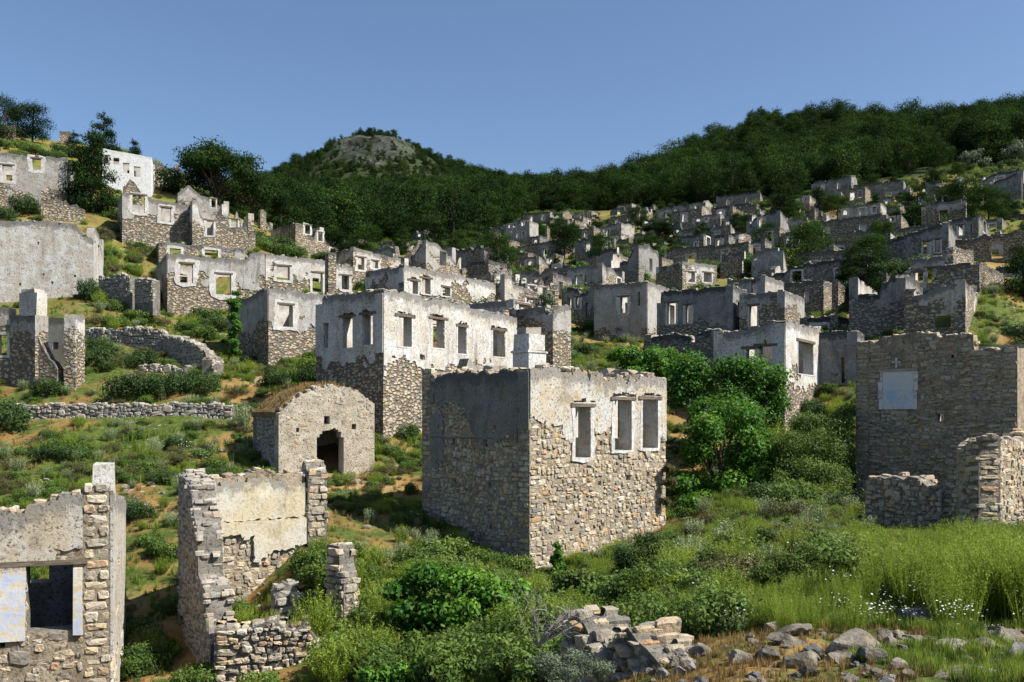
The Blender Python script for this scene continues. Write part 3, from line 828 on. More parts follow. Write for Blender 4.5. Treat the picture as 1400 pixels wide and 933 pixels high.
HSEED = [0]
def lintel_gap(w, q, rs, p=.75):
    """masonry fallen out above a lintel"""
    if q[1] - q[0] < .4 or q[3] - q[2] < .8 or rs.random() > p: return []
    a, b = q[0] - rs.uniform(-.1, .2), q[1] + rs.uniform(-.1, .25)
    a = max(.15, a); b = min(w.L - .15, b)
    n = 5; o = []
    for i in range(n):
        o.append((a + (b - a) * i / n, a + (b - a) * (i + 1) / n, q[3] + .085, q[3] + .1 + rs.uniform(.03, .2) * (1 - abs(i - n / 2 + .5) / n)))
    return o
def house(name, label, l, c, r, Y, al, pb, pt, mat='pale', wR=(), wL=(), cat='house', sink=2.5, rag=.055, du=.45, topR=None, topL=None, topB=None, topS=None,
          halo=.2, lint=True, imat=None, noS=False, noB=False, group='ruined houses on the hillside', slab=None, slabmat=None, autoR=0, autoL=0, halomat=None, **kw):
    HSEED[0] += 11; sd = HSEED[0]
    h = House(name, label, cat, l, c, r, Y, al, pb, pt, group=group, **kw)
    rs = random.Random(sd)
    mats = [W['bare' if slab else mat] if isinstance(mat, str) else mat, imat or M_INT]
    wins = {}
    for w, ws, au in ((h.R, wR, autoR), (h.L, wL, autoL), (h.B, (), 0), (h.S, (), 0)):
        lst = [w.win(*q[:4]) for q in ws]
        if au:
            for i in range(au):
                cu = w.L * (i + .5 + rs.uniform(-.12, .12)) / au
                ww = rs.uniform(.75, 1.0); z0 = h.h - rs.uniform(2.0, 2.3)
                lst.append((cu - ww / 2, cu + ww / 2, z0, z0 + rs.uniform(1.25, 1.55)))
        if w in (h.B, h.S) and not ws and h.h > 2.2:
            for i in range(max(1, int(w.L / 3.2))):
                if rs.random() < .7:
                    cu = w.L * (i + .5) / max(1, int(w.L / 3.2))
                    lst.append((cu - .45, cu + .45, h.h - 2.2, h.h - .8))
        lst = [(max(a, .12), min(b, w.L - .12), z0, z1) for a, b, z0, z1 in lst if b > .2 and a < w.L - .2]
        w.open = list(lst); wins[w] = lst
        if slab:
            for q in lst: w.open += lintel_gap(w, q, rs)
    def prof(w, tp):
        if tp is None:
            return [(0, h.h), (w.L, h.h)]
        return [(f * w.L, h.h + d) for f, d in tp]
    def rnd(w, amt):
        k = rs.random()
        if k < .4: return None
        f = rs.uniform(.3, .8)
        return [(0, 0), (f, rs.uniform(-.3, .1)), (f + .04, -rs.uniform(.3, amt)), (1, -rs.uniform(.1, amt))]
    h.R.build(-sink, prof(h.R, topR), mats, du, rag, sd)
    h.L.build(-sink, prof(h.L, topL), mats, du, rag, sd + 1)
    if not noB: h.B.build(-sink, prof(h.B, topB if topB else rnd(h.B, 1.2)), mats, du, rag, sd + 2)
    if not noS: h.S.build(-sink, prof(h.S, topS if topS else rnd(h.S, 1.2)), mats, du, rag, sd + 3)
    if halo:
        for w in (h.R, h.L):
            for i, q in enumerate(wins[w]):
                if q[1] - q[0] > .4 and q[3] - q[2] > .5:
                    w.surround(q, halo, sd + i, halomat, d=-.052 if slab else -.014)
                    if lint: w.lintel(q, proud=.075 if slab else .035, over=rs.uniform(.1, .3))
    if slab:
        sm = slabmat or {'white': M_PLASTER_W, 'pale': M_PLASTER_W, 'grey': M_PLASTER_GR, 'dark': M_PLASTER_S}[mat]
        for w in (h.R, h.L):
            thr, gr, z0 = slab
            k = sd * .37 + (3 if w is h.L else 0)
            plaster(w, lambda U, Z: fbm(U * .8 + k, Z * .8, sd, 5) + (fbm(U * 4.1, Z * 4.1, sd + 50, 3) - .5) * .2 + np.clip((Z - z0) * gr, -.5, .45) - thr, sm, .04, .085, sd, zlo=-.6)
        za, zb = slab[2] + .2, h.h - .15
        if zb > za:
            link('corner_plaster', box_mesh('corner_plaster', -.036, .05, .004, h.t - .004, za, zb, sm, .012), h.R.o)
            if not noB: link('corner_plaster', box_mesh('corner_plaster', h.B.L - .05, h.B.L + .036, .004, h.t - .004, za, zb - .2, sm, .012), h.B.o)
    if Y < 80:
        coping(h.R, sd); coping(h.L, sd + 1)
        if Y < 60 and not noB: coping(h.B, sd + 2)
    return h

def chimney(h, x, y, z, w=.9, d=.7, hh=1.4, mat=None, cap=True, dark=True):
    """whitewashed stack with a capped top, in house coordinates"""
    mat = mat or M_WHITE
    o = link('chimney', box_mesh('chimney', -w / 2, w / 2, -d / 2, d / 2, 0, hh, mat, .02), h.o, (x, y, z))
    if cap:
        link('band', box_mesh('band', -w / 2 - .05, w / 2 + .05, -d / 2 - .05, d / 2 + .05, hh * .55, hh * .55 + .07, mat, .01), o)
        link('cap', box_mesh('cap', -w / 2 + .02, w / 2 - .02, -d / 2 + .02, d / 2 - .02, hh + .003, hh + .25, M_STONE_G, .06), o)
    return o

def stub(label, px, py, Y, wpx, hpx, ang=40, mat=None, group='wall stubs left standing on the hillside', name='ruined_wall', t=.5, slope=None, sink=2.0):
    """a single piece of wall left standing; ang = direction of its length"""
    HSEED[0] += 7
    p = P(px, py, Y)
    a = math.radians(ang)
    o = link(name, None, None, p, a)
    o.empty_display_size = .5
    tag(o, label, 'wall', group, 'thing')
    L = max(.6, abs(pixlen(p.x, p.y, a, px + wpx)))
    w = Wall(o, p.x, p.y, p.z, a, 0, 0, 0, L, t)
    h = hpx / F * Y
    top = [(0, h), (L, h)] if slope is None else [(f * L, h * d) for f, d in slope]
    w.build(-sink, top, [mat or W['pale'], M_INT], .35, .1, HSEED[0])
    FOOT.append((p.x + math.cos(a) * L / 2, p.y + math.sin(a) * L / 2, math.cos(a), math.sin(a), L / 2, .4))
    return w
# ------------------------------------------------------------------ the near buildings, stone by stone
def near_house(name, label, cat, l, c, r, Y, al, pb, pt, wR, wL, sink, rag=.07, du=.3, tops=None, mats=None, **kw):
    HSEED[0] += 11; sd = HSEED[0]
    h = House(name, label, cat, l, c, r, Y, al, pb, pt, **kw)
    h.R.open = [h.R.win(*q) for q in wR]; h.L.open = [h.L.win(*q) for q in wL]
    for q in list(h.R.open): h.R.open += lintel_gap(h.R, q, random.Random(sd), 1.0)
    tops = tops or {}
    for w in (h.B, h.S):
        for f in (.3, .72):
            w.open.append((w.L * f - .42, w.L * f + .42, h.h - 2.3, h.h - .75))
    mats = mats or [M_MORTAR, M_INT]
    for k, w in (('R', h.R), ('L', h.L), ('B', h.B), ('S', h.S)):
        tp = tops.get(k)
        tp = [(f * w.L, h.h + d) for f, d in tp] if tp else h.h
        w.build(-sink, tp, mats, du, rag, sd + ord(k))
    return h

def cov(seed, thr, grad=0.0, z0=0.0, sc=.9):
    """plaster where noise plus a height gradient passes thr"""
    return lambda U, Z: fbm(U * sc + seed * 7.3, Z * sc, seed, 5) + (fbm(U * 4.1, Z * 4.1, seed + 50, 3) - .5) * .22 + np.clip((Z - z0) * grad, -.6, .6) - thr

# --- the tall square house in the middle
CH = near_house('stone_house', 'tall square two-storey stone house with dark shaded side, in the middle of the hollow', 'house', 577, 724, 910, 28, 44, 780, 503,
    [(785, 806, 556, 626), (839, 862, 547, 616), (877, 898, 546, 613),
     (820, 824, 603, 609), (818, 822, 658, 664), (779, 783, 722, 727), (856, 862, 650, 657), (884, 888, 645, 652), (884, 887, 606, 611), (822, 826, 715, 720), (790, 793, 705, 709)],
    [(618, 622, 600, 608), (663, 667, 602, 611), (708, 713, 605, 611), (620, 624, 655, 661), (666, 671, 659, 667), (706, 711, 662, 668), (640, 644, 730, 735), (668, 672, 718, 724)],
    3.0, rag=.10, tops={'R': [(0, .02), (.3, -.04), (.6, -.1), (.85, -.02), (1, -.12)], 'L': [(0, -.08), (.4, .03), (.7, -.05), (1, .02)], 'B': [(0, -.2), (.25, .15), (.3, -.1), (.5, .3), (.75, .5), (.8, -.1), (1, .1)], 'S': [(0, 0), (.3, .3), (.6, .2), (.62, -.5), (1, -.3)]})
big = [o for o in CH.R.open if o[1] - o[0] > .3 and o[3] - o[2] > .9]
for i, q in enumerate(big):
    CH.R.surround(q, .15 if i else .2, 40 + i, d=-.056)
    CH.R.lintel(q, over=.22, h=.10, proud=.085)
CR = cov(2, .545, .24, 4.2); CL1 = cov(6, .46, .22, 4.5)
masonry(CH.R, -1.0, sw=(.15, .34), sh=(.10, .20), skip=lambda u, z: CR(np.array([u]), np.array([z]))[0] > .05, limit=170, seed=1, ends=(1, 0))
masonry(CH.L, -1.0, sw=(.12, .28), sh=(.08, .17), skip=lambda u, z: CL1(np.array([u]), np.array([z]))[0] > .05, limit=100, seed=2)
plaster(CH.R, CR, M_PLASTER, seed=1)
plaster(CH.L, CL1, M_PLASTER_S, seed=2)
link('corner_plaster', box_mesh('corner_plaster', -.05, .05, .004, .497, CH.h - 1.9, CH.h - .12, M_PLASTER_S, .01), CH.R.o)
end_stones(CH.B, -1.0, (.1, .2), M_STONE, (0, 1))
# string course across the shaded side
zc = CH.L.uz(650, 599)[1]
link('string_course', box_mesh('string_course', 0.0, CH.L.L, -.052, .05, zc - .025, zc + .03, M_MORTAR_G, .008), CH.L.o)
# dry grass along the top behind the corner and the white chimney on the rear wall
cxx, cyy = 3.42, 3.42
ctop = EYE + (HZ - 463) / F * 32.9 - CH.z
chim = link('chimney', box_mesh('chimney', -.46, .46, -.4, .4, -1.0, ctop - .55, M_WHITE, .02), CH.o, (cxx, cyy, 0))
chim['label'] = 'white chimney with a rough domed top'
link('band', box_mesh('band', -.50, .50, -.44, .44, ctop - .547, ctop - .47, M_WHITE, .015), chim)
link('stack', box_mesh('stack', -.42, .42, -.36, .36, ctop - .467, ctop + .12, M_WHITE, .03), chim)
link('cap', box_mesh('cap', -.33, .33, -.28, .28, ctop + .123, ctop + .34, M_STONE_G, .07), chim)

# --- vaulted chapel
HSEED[0] += 5
CP = House('vaulted_chapel', 'small vaulted stone chapel with grass-grown roof and black arched doorway', 'chapel', 346, 381, 512, 36, 31, 662, 566, t=.6, hi=9)
w = CP.R
d0 = w.win(433, 470, 587, 653)
cuw = (d0[0] + d0[1]) / 2; hw = (d0[1] - d0[0]) / 2
op = []
n = 10
rs = random.Random(4)
for i in range(n):
    a = d0[0] + (d0[1] - d0[0]) * i / n; b = d0[0] + (d0[1] - d0[0]) * (i + 1) / n
    x = ((a + b) / 2 - cuw) / hw
    op.append((a, b, d0[2], d0[3] - .55 + .55 * math.sqrt(max(0, 1 - x * x)) + rs.uniform(-.05, .09)))
op += [w.win(443, 451, 569, 580), w.win(405, 409, 585, 591), w.win(481, 487, 580, 587)]
w.open = op
zap = w.uz(447, 528)[1]; zl = CP.h; zr = w.uz(508, 553)[1]
arc = []
for i in range(15):
    f = i / 14
    e = (1 - abs(2 * f - 1) ** 2.1)
    lo = zl + (zr - zl) * f
    arc.append((f * w.L, lo + (zap - (zl + zr) / 2) * e))
w.build(-1.5, arc, [M_MORTAR_P, M_INT], .3, .05, 77)
for ww, sd in ((CP.L, 78), (CP.S, 79)):
    ww.build(-1.5, zl if ww is CP.L else zr, [M_MORTAR_G, M_INT], .4, .03, sd)
CP.B.build(-1.5, [(w.L - u, z) for u, z in arc][::-1], [M_MORTAR_G, M_INT], .3, .03, 80)
masonry(w, -.8, sw=(.16, .38), sh=(.11, .22), limit=220, seed=5, mat=mat_stone('rubble_stone_pale', grey=0.25), proud=(-.01, .025), ends=(1, 0), skip=lambda u, z: vn(u * 1.3, z * 1.3, 8) > .6)
masonry(CP.L, -.8, sw=(.16, .38), sh=(.11, .22), limit=60, seed=6, mat=M_STONE_G)
# the vault: a thick curved shell with turf
def vault(name, u0, u1, y0, y1, dz, th, mat, amp=0.03, ny=18):
    V = []; Fc = []; nu = 22
    for side in (0, 1):
        for j in range(ny + 1):
            for i in range(nu + 1):
                f = i / nu
                u = u0 + (u1 - u0) * f
                zz = float(np.interp(np.clip(u, 0, w.L), [p[0] for p in arc], [p[1] for p in arc]))
                y = y0 + (y1 - y0) * j / ny
                V.append((u, y, zz + dz - (th if side else 0) + (0 if side else (float(fbm([u * 2], [y * 2], 4)[0]) - .5) * amp * 2)))
    N = (nu + 1) * (ny + 1)
    for j in range(ny):
        for i in range(nu):
            a = j * (nu + 1) + i
            Fc.append([a, a + 1, a + nu + 2, a + nu + 1]); Fc.append([N + a + nu + 1, N + a + nu + 2, N + a + 1, N + a])
    for j in range(ny):
        for i in (0, nu):
            a = j * (nu + 1) + i; b = a + nu + 1
            Fc.append([a, b, N + b, N + a])
    for i in range(nu):
        for j in (0, ny):
            a = j * (nu + 1) + i; b = a + 1
            Fc.append([a, b, N + b, N + a])
    return link(name, np_mesh(name, V, Fc, [mat]), CP.o)
roof = vault('vault_roof', -.06, CP.LR + .06, .45, CP.WL + .05, .09, .22, M_TURF, .10)
link('sill_slab', box_mesh('sill_slab', d0[0] - .5, d0[1] + 1.0, -.55, .3, -.95, d0[2] - .02, M_STONE_G, .06), CP.o)

# --- roofless ruin with plastered rear wall, left of centre
def frame(name, label, cat, px, py, Y, ang=0, group=None):
    p = P(px, py, Y)
    o = link(name, None, None, p, math.radians(ang)); o.empty_display_size = .5
    tag(o, label, cat, group, 'thing')
    return o, p
RU, rp = frame('roofless_ruin', 'roofless ruin with broken left wall, cream plaster rear wall and rubble floor', 'ruin', 292, 905, 19.2)
def seg(parent, pp, A, B, t, pz=0):
    """wall from pixel column/distance A to B; its outer face is on the right-hand side when walking from A to B"""
    ax, ay = (A[0] - CX) / F * A[1], A[1]; bx, by = (B[0] - CX) / F * B[1], B[1]
    a = math.atan2(by - ay, bx - ax)
    wl = Wall(parent, pp.x, pp.y, pp.z, 0, ax - pp.x, ay - pp.y, a, math.hypot(bx - ax, by - ay), t)
    FOOT.append(((ax + bx) / 2, (ay + by) / 2, math.cos(a), math.sin(a), wl.L / 2, t))
    return wl
zt = lambda wl, px, py: wl.uz(px, py)
rl = seg(RU, rp, (244, 23.2), (288, 19.4), .55)
e0, e1 = rl.uz(244, 655), rl.uz(288, 755)
rl.build(-3, [(0, e0[1] + .1), (rl.L * .18, e0[1] + .15), (rl.L * .42, e0[1] - .1), (rl.L * .5, e0[1] - .7), (rl.L * .62, e0[1] - .9), (rl.L * .66, e0[1] - 1.9), (rl.L * .85, e0[1] - 2.2), (rl.L * .9, e0[1] - 2.9), (rl.L, e0[1] - 3.3)], [M_MORTAR_G, M_INT], .25, .12, 301)
masonry(rl, -3, sw=(.13, .30), sh=(.08, .17), mat=M_STONE_G, limit=60, seed=31, ends=(0, 1), back=True)
rb = seg(RU, rp, (292, 22.6), (417, 24.0), .55)
b0 = rb.uz(300, 662)[1]; b1 = rb.uz(415, 650)[1]
rb.build(-3, [(0, b0 + .1), (rb.L * .3, b0 + .25), (rb.L * .6, b1 + .1), (rb.L, b1)], [M_MORTAR, M_MORTAR_G], .25, .08, 302)
zp = rb.uz(350, 765)[1]
zn = rb.uz(350, 712)[1]
masonry(rb, -2.4, zp + .9, sw=(.13, .30), sh=(.09, .18), limit=110, seed=32)
plaster(rb, lambda U, Z: np.minimum(Z - zn - .03, b1 - .12 - Z + (fbm(U * 2, Z * 2, 3) - .5) * .5) + 0 * U, M_PLASTER_Y, .07, .08, 33, zlo=zn - .2)
plaster(rb, lambda U, Z: np.minimum(zn - Z, Z - zp - .05 + (fbm(U * 1.3 + 4, Z * 1.3, 5) - .5) * .9 - np.where(U < rb.L * .42, .45, 0)), M_PLASTER_Y, .11, .08, 34, zlo=zp - .6)
rr_ = seg(RU, rp, (412, 24.6), (421, 23.9), .5)
q0 = rr_.uz(423, 640)[1]
rr_.build(-3, [(0, q0), (rr_.L * .6, q0 + .1), (rr_.L, q0 - .2)], [M_MORTAR_G, M_MORTAR_G], .25, .1, 303)
masonry(rr_, -2.5, sw=(.18, .42), sh=(.12, .22), mat=M_STONE, limit=50, seed=35, ends=(0, 1), back=True)
rf = seg(RU, rp, (293, 18.9), (470, 19.3), .6)
f0 = rf.uz(300, 858)[1]
rf.build(-2.5, [(0, f0), (rf.L * .3, f0 - .05), (rf.L * .55, f0 + .0), (rf.L * .8, f0 - .25), (rf.L, f0 - .8)], [M_MORTAR_G, M_MORTAR_G], .25, .12, 304)
masonry(rf, -2.2, sw=(.10, .26), sh=(.08, .16), limit=100, seed=36, proud=(.02, .10), ends=(0, 1), back=True)

PI_, pp_ = frame('standing_pier', 'lone upright stub of dark rubble masonry beside the path below the chapel', 'wall', 447, 808, 20.5)
pw = seg(PI_, pp_, (447, 20.9), (470, 20.5), .42)
h0 = pw.uz(460, 735)[1]
h0 -= .12
pw.build(-1.5, [(0, h0 - .1), (pw.L * .3, h0), (pw.L * .7, h0 - .1), (pw.L * .75, h0 - .5), (pw.L, h0 - .9)], [M_MORTAR_G, M_MORTAR_G], .2, .1, 305)
masonry(pw, -1.2, sw=(.16, .3), sh=(.11, .2), limit=80, seed=37, proud=(.03, .10), ends=(1, 1), back=True)
P2_, p2_ = frame('broken_jamb', 'dark low door jamb standing in the rubble of the roofless ruin', 'wall', 378, 850, 20.4)
pw = seg(P2_, p2_, (376, 21.0), (420, 21.3), .5)
h0 = pw.uz(395, 795)[1]
pw.build(-1.0, [(0, h0 - .25), (pw.L * .3, h0), (pw.L * .6, h0 - .1), (pw.L, h0 - .3)], [M_MORTAR_G, M_MORTAR_G], .2, .08, 306)
masonry(pw, -.8, sw=(.2, .4), sh=(.14, .24), limit=40, seed=38, mat=M_STONE_G, proud=(.02, .08), ends=(1, 1))

# --- house cut by the left edge of the picture
LH = near_house('cottage', 'stone cottage with blue-painted window pier, cut by the left edge of the picture', 'house', -150, 151, 176, 18, 110, 1090, 678,
    [(157, 161, 758, 768), (155, 160, 828, 836), (162, 166, 858, 868), (161, 165, 888, 900)], [(36, 100, 772, 864), (-60, 0, 783, 876), (101, 110, 862, 870), (0, 7, 878, 886)],
    2.5, LR=4.6, WL=6.0, tops={'L': [(0, -.9), (.4, -.55), (.6, -.3), (.8, -.1), (1, .05)], 'R': [(0, .1), (.5, -.2), (1, -.5)], 'B': [(0, -.9), (1, -1.2)], 'S': [(0, -1.1), (1, -1.1)]}, mats=[M_MORTAR, M_MORTAR_G])
wl = LH.L
q = wl.open[0]
for (x0, x1, y0, y1, m, nm) in ((0, 35, 783, 876, M_BLUEW, 'painted_pier'), (100, 113, 776, 868, M_BLUEW, 'painted_jamb')):
    a, b, z0, z1 = wl.win(x0, x1, y0, y1)
    link(nm, box_mesh(nm, a, b, -.075, .1, z0, z1, m, .012), wl.o)
wl.lintel((wl.open[1][0], q[1], q[2], q[3]), over=.25, h=.09, proud=.06)
LC = cov(12, .60, .14, 4.3); LC2 = cov(14, .40, .08, 2.0)
masonry(wl, .3, sw=(.16, .42), sh=(.11, .22), skip=lambda u, z: LC(np.array([u]), np.array([z]))[0] > .08, limit=190, seed=41, quoin=(False, False), proud=(.0, .04))
plaster(wl, LC, M_PLASTER, .05, .08, seed=42)
masonry(LH.R, .3, sw=(.2, .4), sh=(.12, .22), limit=60, seed=43, ends=(1, 0), skip=lambda u, z: LC2(np.array([u]), np.array([z]))[0] > .08)
plaster(LH.R, LC2, M_PLASTER, .05, .08, seed=44)
k = wl.win(126, 154, 634, 674)
link('chimney', box_mesh('chimney', k[0], k[1],   .12, .62, LH.h - .15, LH.h + .62, M_PLASTER_W, .02), wl.o)

# --- large stone house on the right with blind window
RH = near_house('slate_stone_house', 'large dark stone house with blocked cream window and cross above it', 'house', 1170, 1391, 1440, 31.5, 47, 700, 452,
    [], [(1180, 1186, 556, 562), (1280, 1290, 566, 576), (1376, 1382, 553, 560), (1300, 1304, 485, 490)], 3.5,
    tops={'L': [(0, -.1), (.15, .05), (.5, .1), (.55, -.05), (.8, .05), (.81, -.55), (1, -.6)], 'R': [(0, -.6), (1, -.6)]}, mats=[M_MORTAR, M_INT], LR=7)
wl = RH.L
bw = wl.win(1207, 1250, 508, 560)
RSK = lambda u, z: bw[0] - .12 < u < bw[1] + .1 and bw[2] - .1 < z < bw[3] + .12 or vn(u * .7, z * .7, 3) > .86
masonry(wl, -2.5, sw=(.16, .46), sh=(.08, .17), mat=M_STONE_S, limit=300, seed=51, skip=RSK, proud=(.0, .06), quoin=(True, True))
zm = bw[2] + (bw[3] - bw[2]) * .52
link('blocked_window', box_mesh('blocked_window', bw[0], bw[1], -.04, .1, zm, bw[3], M_CREAMW, .012), wl.o)
link('blocked_window', box_mesh('blocked_window', bw[0], bw[1], -.034, .1, bw[2], zm, M_PALEBLUE, .012), wl.o)
for k_, (a_, b_) in enumerate(((0, .28), (.28, .5), (.5, .72), (.72, 1))):
    zz_ = bw[2] + (bw[3] - bw[2]) * a_
    for e_, sg in ((bw[0], -1), (bw[1], 1)):
        wd_ = random.uniform(.08, .22)
        link('window_jamb', box_mesh('window_jamb', min(e_, e_ + sg * wd_), max(e_, e_ + sg * wd_), -.05 - .002 * k_, .1, zz_ + .003, bw[2] + (bw[3] - bw[2]) * b_, M_WHITE if k_ % 2 else M_CREAMW, .014), wl.o)
link('lintel', box_mesh('lintel', bw[0] - .15, bw[1] + .12, -.07, .2, bw[3], bw[3] + .09, M_WOODP, .008), wl.o)
end_stones(RH.R, -2.5, (.1, .18), M_STONE_S, (1, 0)); end_stones(RH.B, -2.5, (.1, .18), M_STONE_S, (0, 1))
cxu, cxz = (wl.uz(1226, 497))
link('cross', box_mesh('cross', cxu - .035, cxu + .035, -.075, .05, cxz - .16, cxz + .2, M_WHITE, .01), wl.o)
link('cross', box_mesh('cross', cxu - .15, cxu + .15, -.08, .05, cxz + .0, cxz + .07, M_WHITE, .01), wl.o)

# --- broken walls in front of it
FW, fp = frame('broken_garden_wall', 'low black-shaded broken garden wall in front of the dark stone house', 'wall', 1185, 730, 26)
g1 = seg(FW, fp, (1183, 27.5), (1288, 25.0), .6)
z1_ = g1.uz(1235, 655)[1]
g1.build(-2, [(0, z1_ - .1), (g1.L * .4, z1_ + .05), (g1.L * .8, z1_ - .05), (g1.L * .85, z1_ - .35), (g1.L, z1_ - .3)], [M_MORTAR_G, M_MORTAR_G], .25, .09, 311)
masonry(g1, -1.5, sw=(.14, .36), sh=(.09, .17), mat=M_STONE_S, limit=80, seed=61, ends=(1, 1), back=True)
FW2, fp2 = frame('broken_gable', 'jagged broken stone gable with small window at the right edge below the dark house', 'wall', 1290, 735, 25)
g2 = seg(FW2, fp2, (1290, 25.2), (1338, 23.6), .6)
z2 = g2.uz(1330, 602)[1]
g2.build(-2, [(0, z2 - 1.3), (g2.L * .35, z2 - .9), (g2.L * .5, z2 - .45), (g2.L * .75, z2 - .05), (g2.L, z2)], [M_MORTAR_G, M_MORTAR_G], .2, .12, 312)
masonry(g2, -1.5, sw=(.14, .36), sh=(.09, .17), mat=M_STONE_S, limit=70, seed=62, proud=(.02, .09), ends=(1, 1), back=True)
g3 = seg(FW2, fp2, (1340, 23.9), (1460, 28.5), .6)
g3.open = [g3.win(1352, 1361, 640, 665)]
g3.build(-2, [(0, z2 - .02), (g3.L * .25, z2 - .05), (g3.L * .5, z2 + .1), (g3.L, z2 + .4)], [M_MORTAR, M_MORTAR_G], .25, .1, 313)
masonry(g3, -1.5, sw=(.14, .36), sh=(.10, .2), limit=90, seed=63, ends=(1, 0))

# --- broken dry wall in the foreground
DW, dp = frame('tumbled_dry_wall', 'tumbled grey dry-stone wall end dropping to the rocks in the foreground', 'wall', 830, 925, 9)
g = seg(DW, dp, (772, 10.6), (905, 8.3), .5)
zz0 = g.uz(780, 838)[1]
zz1 = g.uz(895, 905)[1]
g.build(-1.2, [(0, zz0 - .08), (g.L * .12, zz0), (g.L * .45, zz0 - .2), (g.L * .7, zz1 + .2), (g.L, zz1)], [M_MORTAR_G, M_MORTAR_G], .15, .04, 320)
masonry(g, -1.0, sw=(.14, .30), sh=(.07, .14), mat=M_STONE_S, limit=110, seed=64, proud=(.03, .12), ends=(0, 1), back=True)

# --- retaining walls of the terraces
def terrace_wall(label, A, B, ptop, hh, seed, t=.55, mat=None, name='terrace_wall', limit=120, sw=(.16, .4), sh=(.1, .2), prof=None):
    o, p = frame(name, label, 'wall', A[0], ptop, A[1], group='terrace walls')
    wl = seg(o, p, A, B, t)
    z0 = wl.uz(A[0], ptop if not isinstance(ptop, tuple) else ptop[0])[1]
    tp = prof(wl) if prof else [(0, z0), (wl.L, wl.uz(B[0], ptop)[1])]
    lo = min(z for _, z in tp) - hh
    wl.build(lo - 1.2, tp, [M_MORTAR_G, M_MORTAR_G], .35, .1, seed)
    masonry(wl, lo - .3, sw=sw, sh=sh, mat=mat or M_STONE_G, limit=limit, seed=seed, proud=(.02, .08))
    return wl
terrace_wall('long pale rubble terrace wall across the slope left of the chapel', (18, 43.5), (318, 43.0), 553, 1.2, 71, limit=240)
terrace_wall('short pale terrace wall above the dark shrubs, right of the white jamb', (118, 53.5), (222, 52.0), 449, .9, 72, limit=60)
def bend(wl): return [(0, wl.uz(222, 460)[1]), (wl.L * .5, wl.uz(255, 463)[1]), (wl.L * .8, wl.uz(280, 478)[1]), (wl.L, wl.uz(292, 498)[1])]
terrace_wall('curved terrace wall in shade, its end dropping to a pink stone stump', (222, 52), (292, 47.5), 460, 1.4, 73, limit=60, prof=bend)
terrace_wall('pink lit stone stump ending the curved terrace wall', (290, 47.6), (305, 49), 490, 1.0, 74, limit=20, mat=M_STONE, name='stone_stump')
terrace_wall('low tumbled terrace wall behind the row of dark shrubs', (190, 48.5), (262, 48.0), 500, .8, 75, limit=40)
terrace_wall('small grey retaining wall under the big speckled wall', (135, 62), (178, 61), 376, 1.1, 76, limit=20)
terrace_wall('small square grey wall block left of the dark house side', (184, 60.5), (209, 59.5), 381, 1.2, 77, limit=20)
print('near houses', round(time.time() - T0, 1))
# ------------------------------------------------------------------ houses farther up, one by one
H = house
# left hillside
h = H('long_house', 'long two-storey white-plastered house with row of tall windows, behind the chapel', 432, 524, 706, 41, 52, 592, 396, 'white',
  wR=[(544, 562, 433, 474), (590, 607, 437, 476), (625, 637, 447, 484), (673, 690, 452, 488), (573, 579, 484, 493), (536, 540, 486, 490)],
  wL=[(438, 450, 441, 475), (469, 483, 434, 476), (496, 511, 430, 472), (470, 476, 528, 540)], halo=.10, du=.35, rag=.06, sink=3, slab=(.50, .30, 3.4),
  topR=[(0, 0), (.22, .02), (.28, -.2), (.34, -.05), (.6, -.1), (.61, -.32), (1, -.38)])
a, b, z0, z1 = h.R.win(641, 671, 446, 488)
link('blocked_opening', box_mesh('blocked_opening', a, b, -.02, .1, z0, z1, M_CREAMW, .008), h.R.o)
H('wing_house', 'small white house with arched niche adjoining the long house at its right end', 694, 702, 770, 51, 52, 505, 410, 'white',
  wR=[(709, 727, 417, 437), (745, 753, 457, 480), (712, 718, 458, 470)], topR=[(0, 0), (.4, -.2), (.5, -1.3), (1, -1.8)], WL=4)
H('shaded_house', 'grey house with dark ivy-hung side wall and one haloed window', 313, 367, 462, 54, 38, 503, 392, 'pale', wR=[(381, 400, 417, 447)], halo=.35, sink=3, slab=(.51, .24, 2.6), slabmat=M_PLASTER_GR,
  topR=[(0, 0), (.5, -.15), (1, -.2)], topL=[(0, -.35), (.6, -.3), (1, 0)])
H('halo_window_house', 'long grey house with two windows ringed in white paint, rubble showing below', 209, 229, 362, 65, 28, 434, 346, 'grey', wR=[(246, 264, 361, 387), (295, 316, 375, 403)], halo=.42, sink=3, slab=(.51, .24, 2.6),
  topR=[(0, 0), (.6, -.1), (.8, .0), (.85, .5), (1, .6)], WL=6)
H('low_white_house', 'low white house with broken chimney stack, three openings, right of the grey haloed house', 355, 363, 482, 69, 30, 402, 348, 'white',
  wR=[(378, 396, 364, 383), (427, 441, 373, 400), (467, 477, 377, 396)], slab=(.47, .24, 1.4), topR=[(0, 0), (.5, -.05), (.6, -.1), (1, -.3)], halo=.25, WL=5)
stub('brown broken chimney stack standing before the low white house', 449, 400, 67, 10, 55, 30, W['stone'], None, 'chimney_stack', .8)
H('rear_row_house', 'grey house front with arched window just behind the grey haloed house', 212, 217, 338, 74, 27, 375, 331, 'grey', wR=[(232, 247, 340, 352), (280, 298, 342, 357)], halo=.25, WL=4, lint=False)
stub('tall white pilaster block between the rear row and the house ruins', 309, 338, 79, 27, 28, 25, W['white'], None)
h = H('hilltop_house', 'house front with two white-framed windows and rubble patches, under the white modern house', 150, 167, 262, 76, 27, 332, 263, 'grey', wR=[(181, 198, 267, 291), (220, 234, 284, 304)], halo=.28, sink=3, slab=(.52, .24, 2.2),
  topR=[(0, 0), (.5, -.35), (1, -.6)], WL=5)
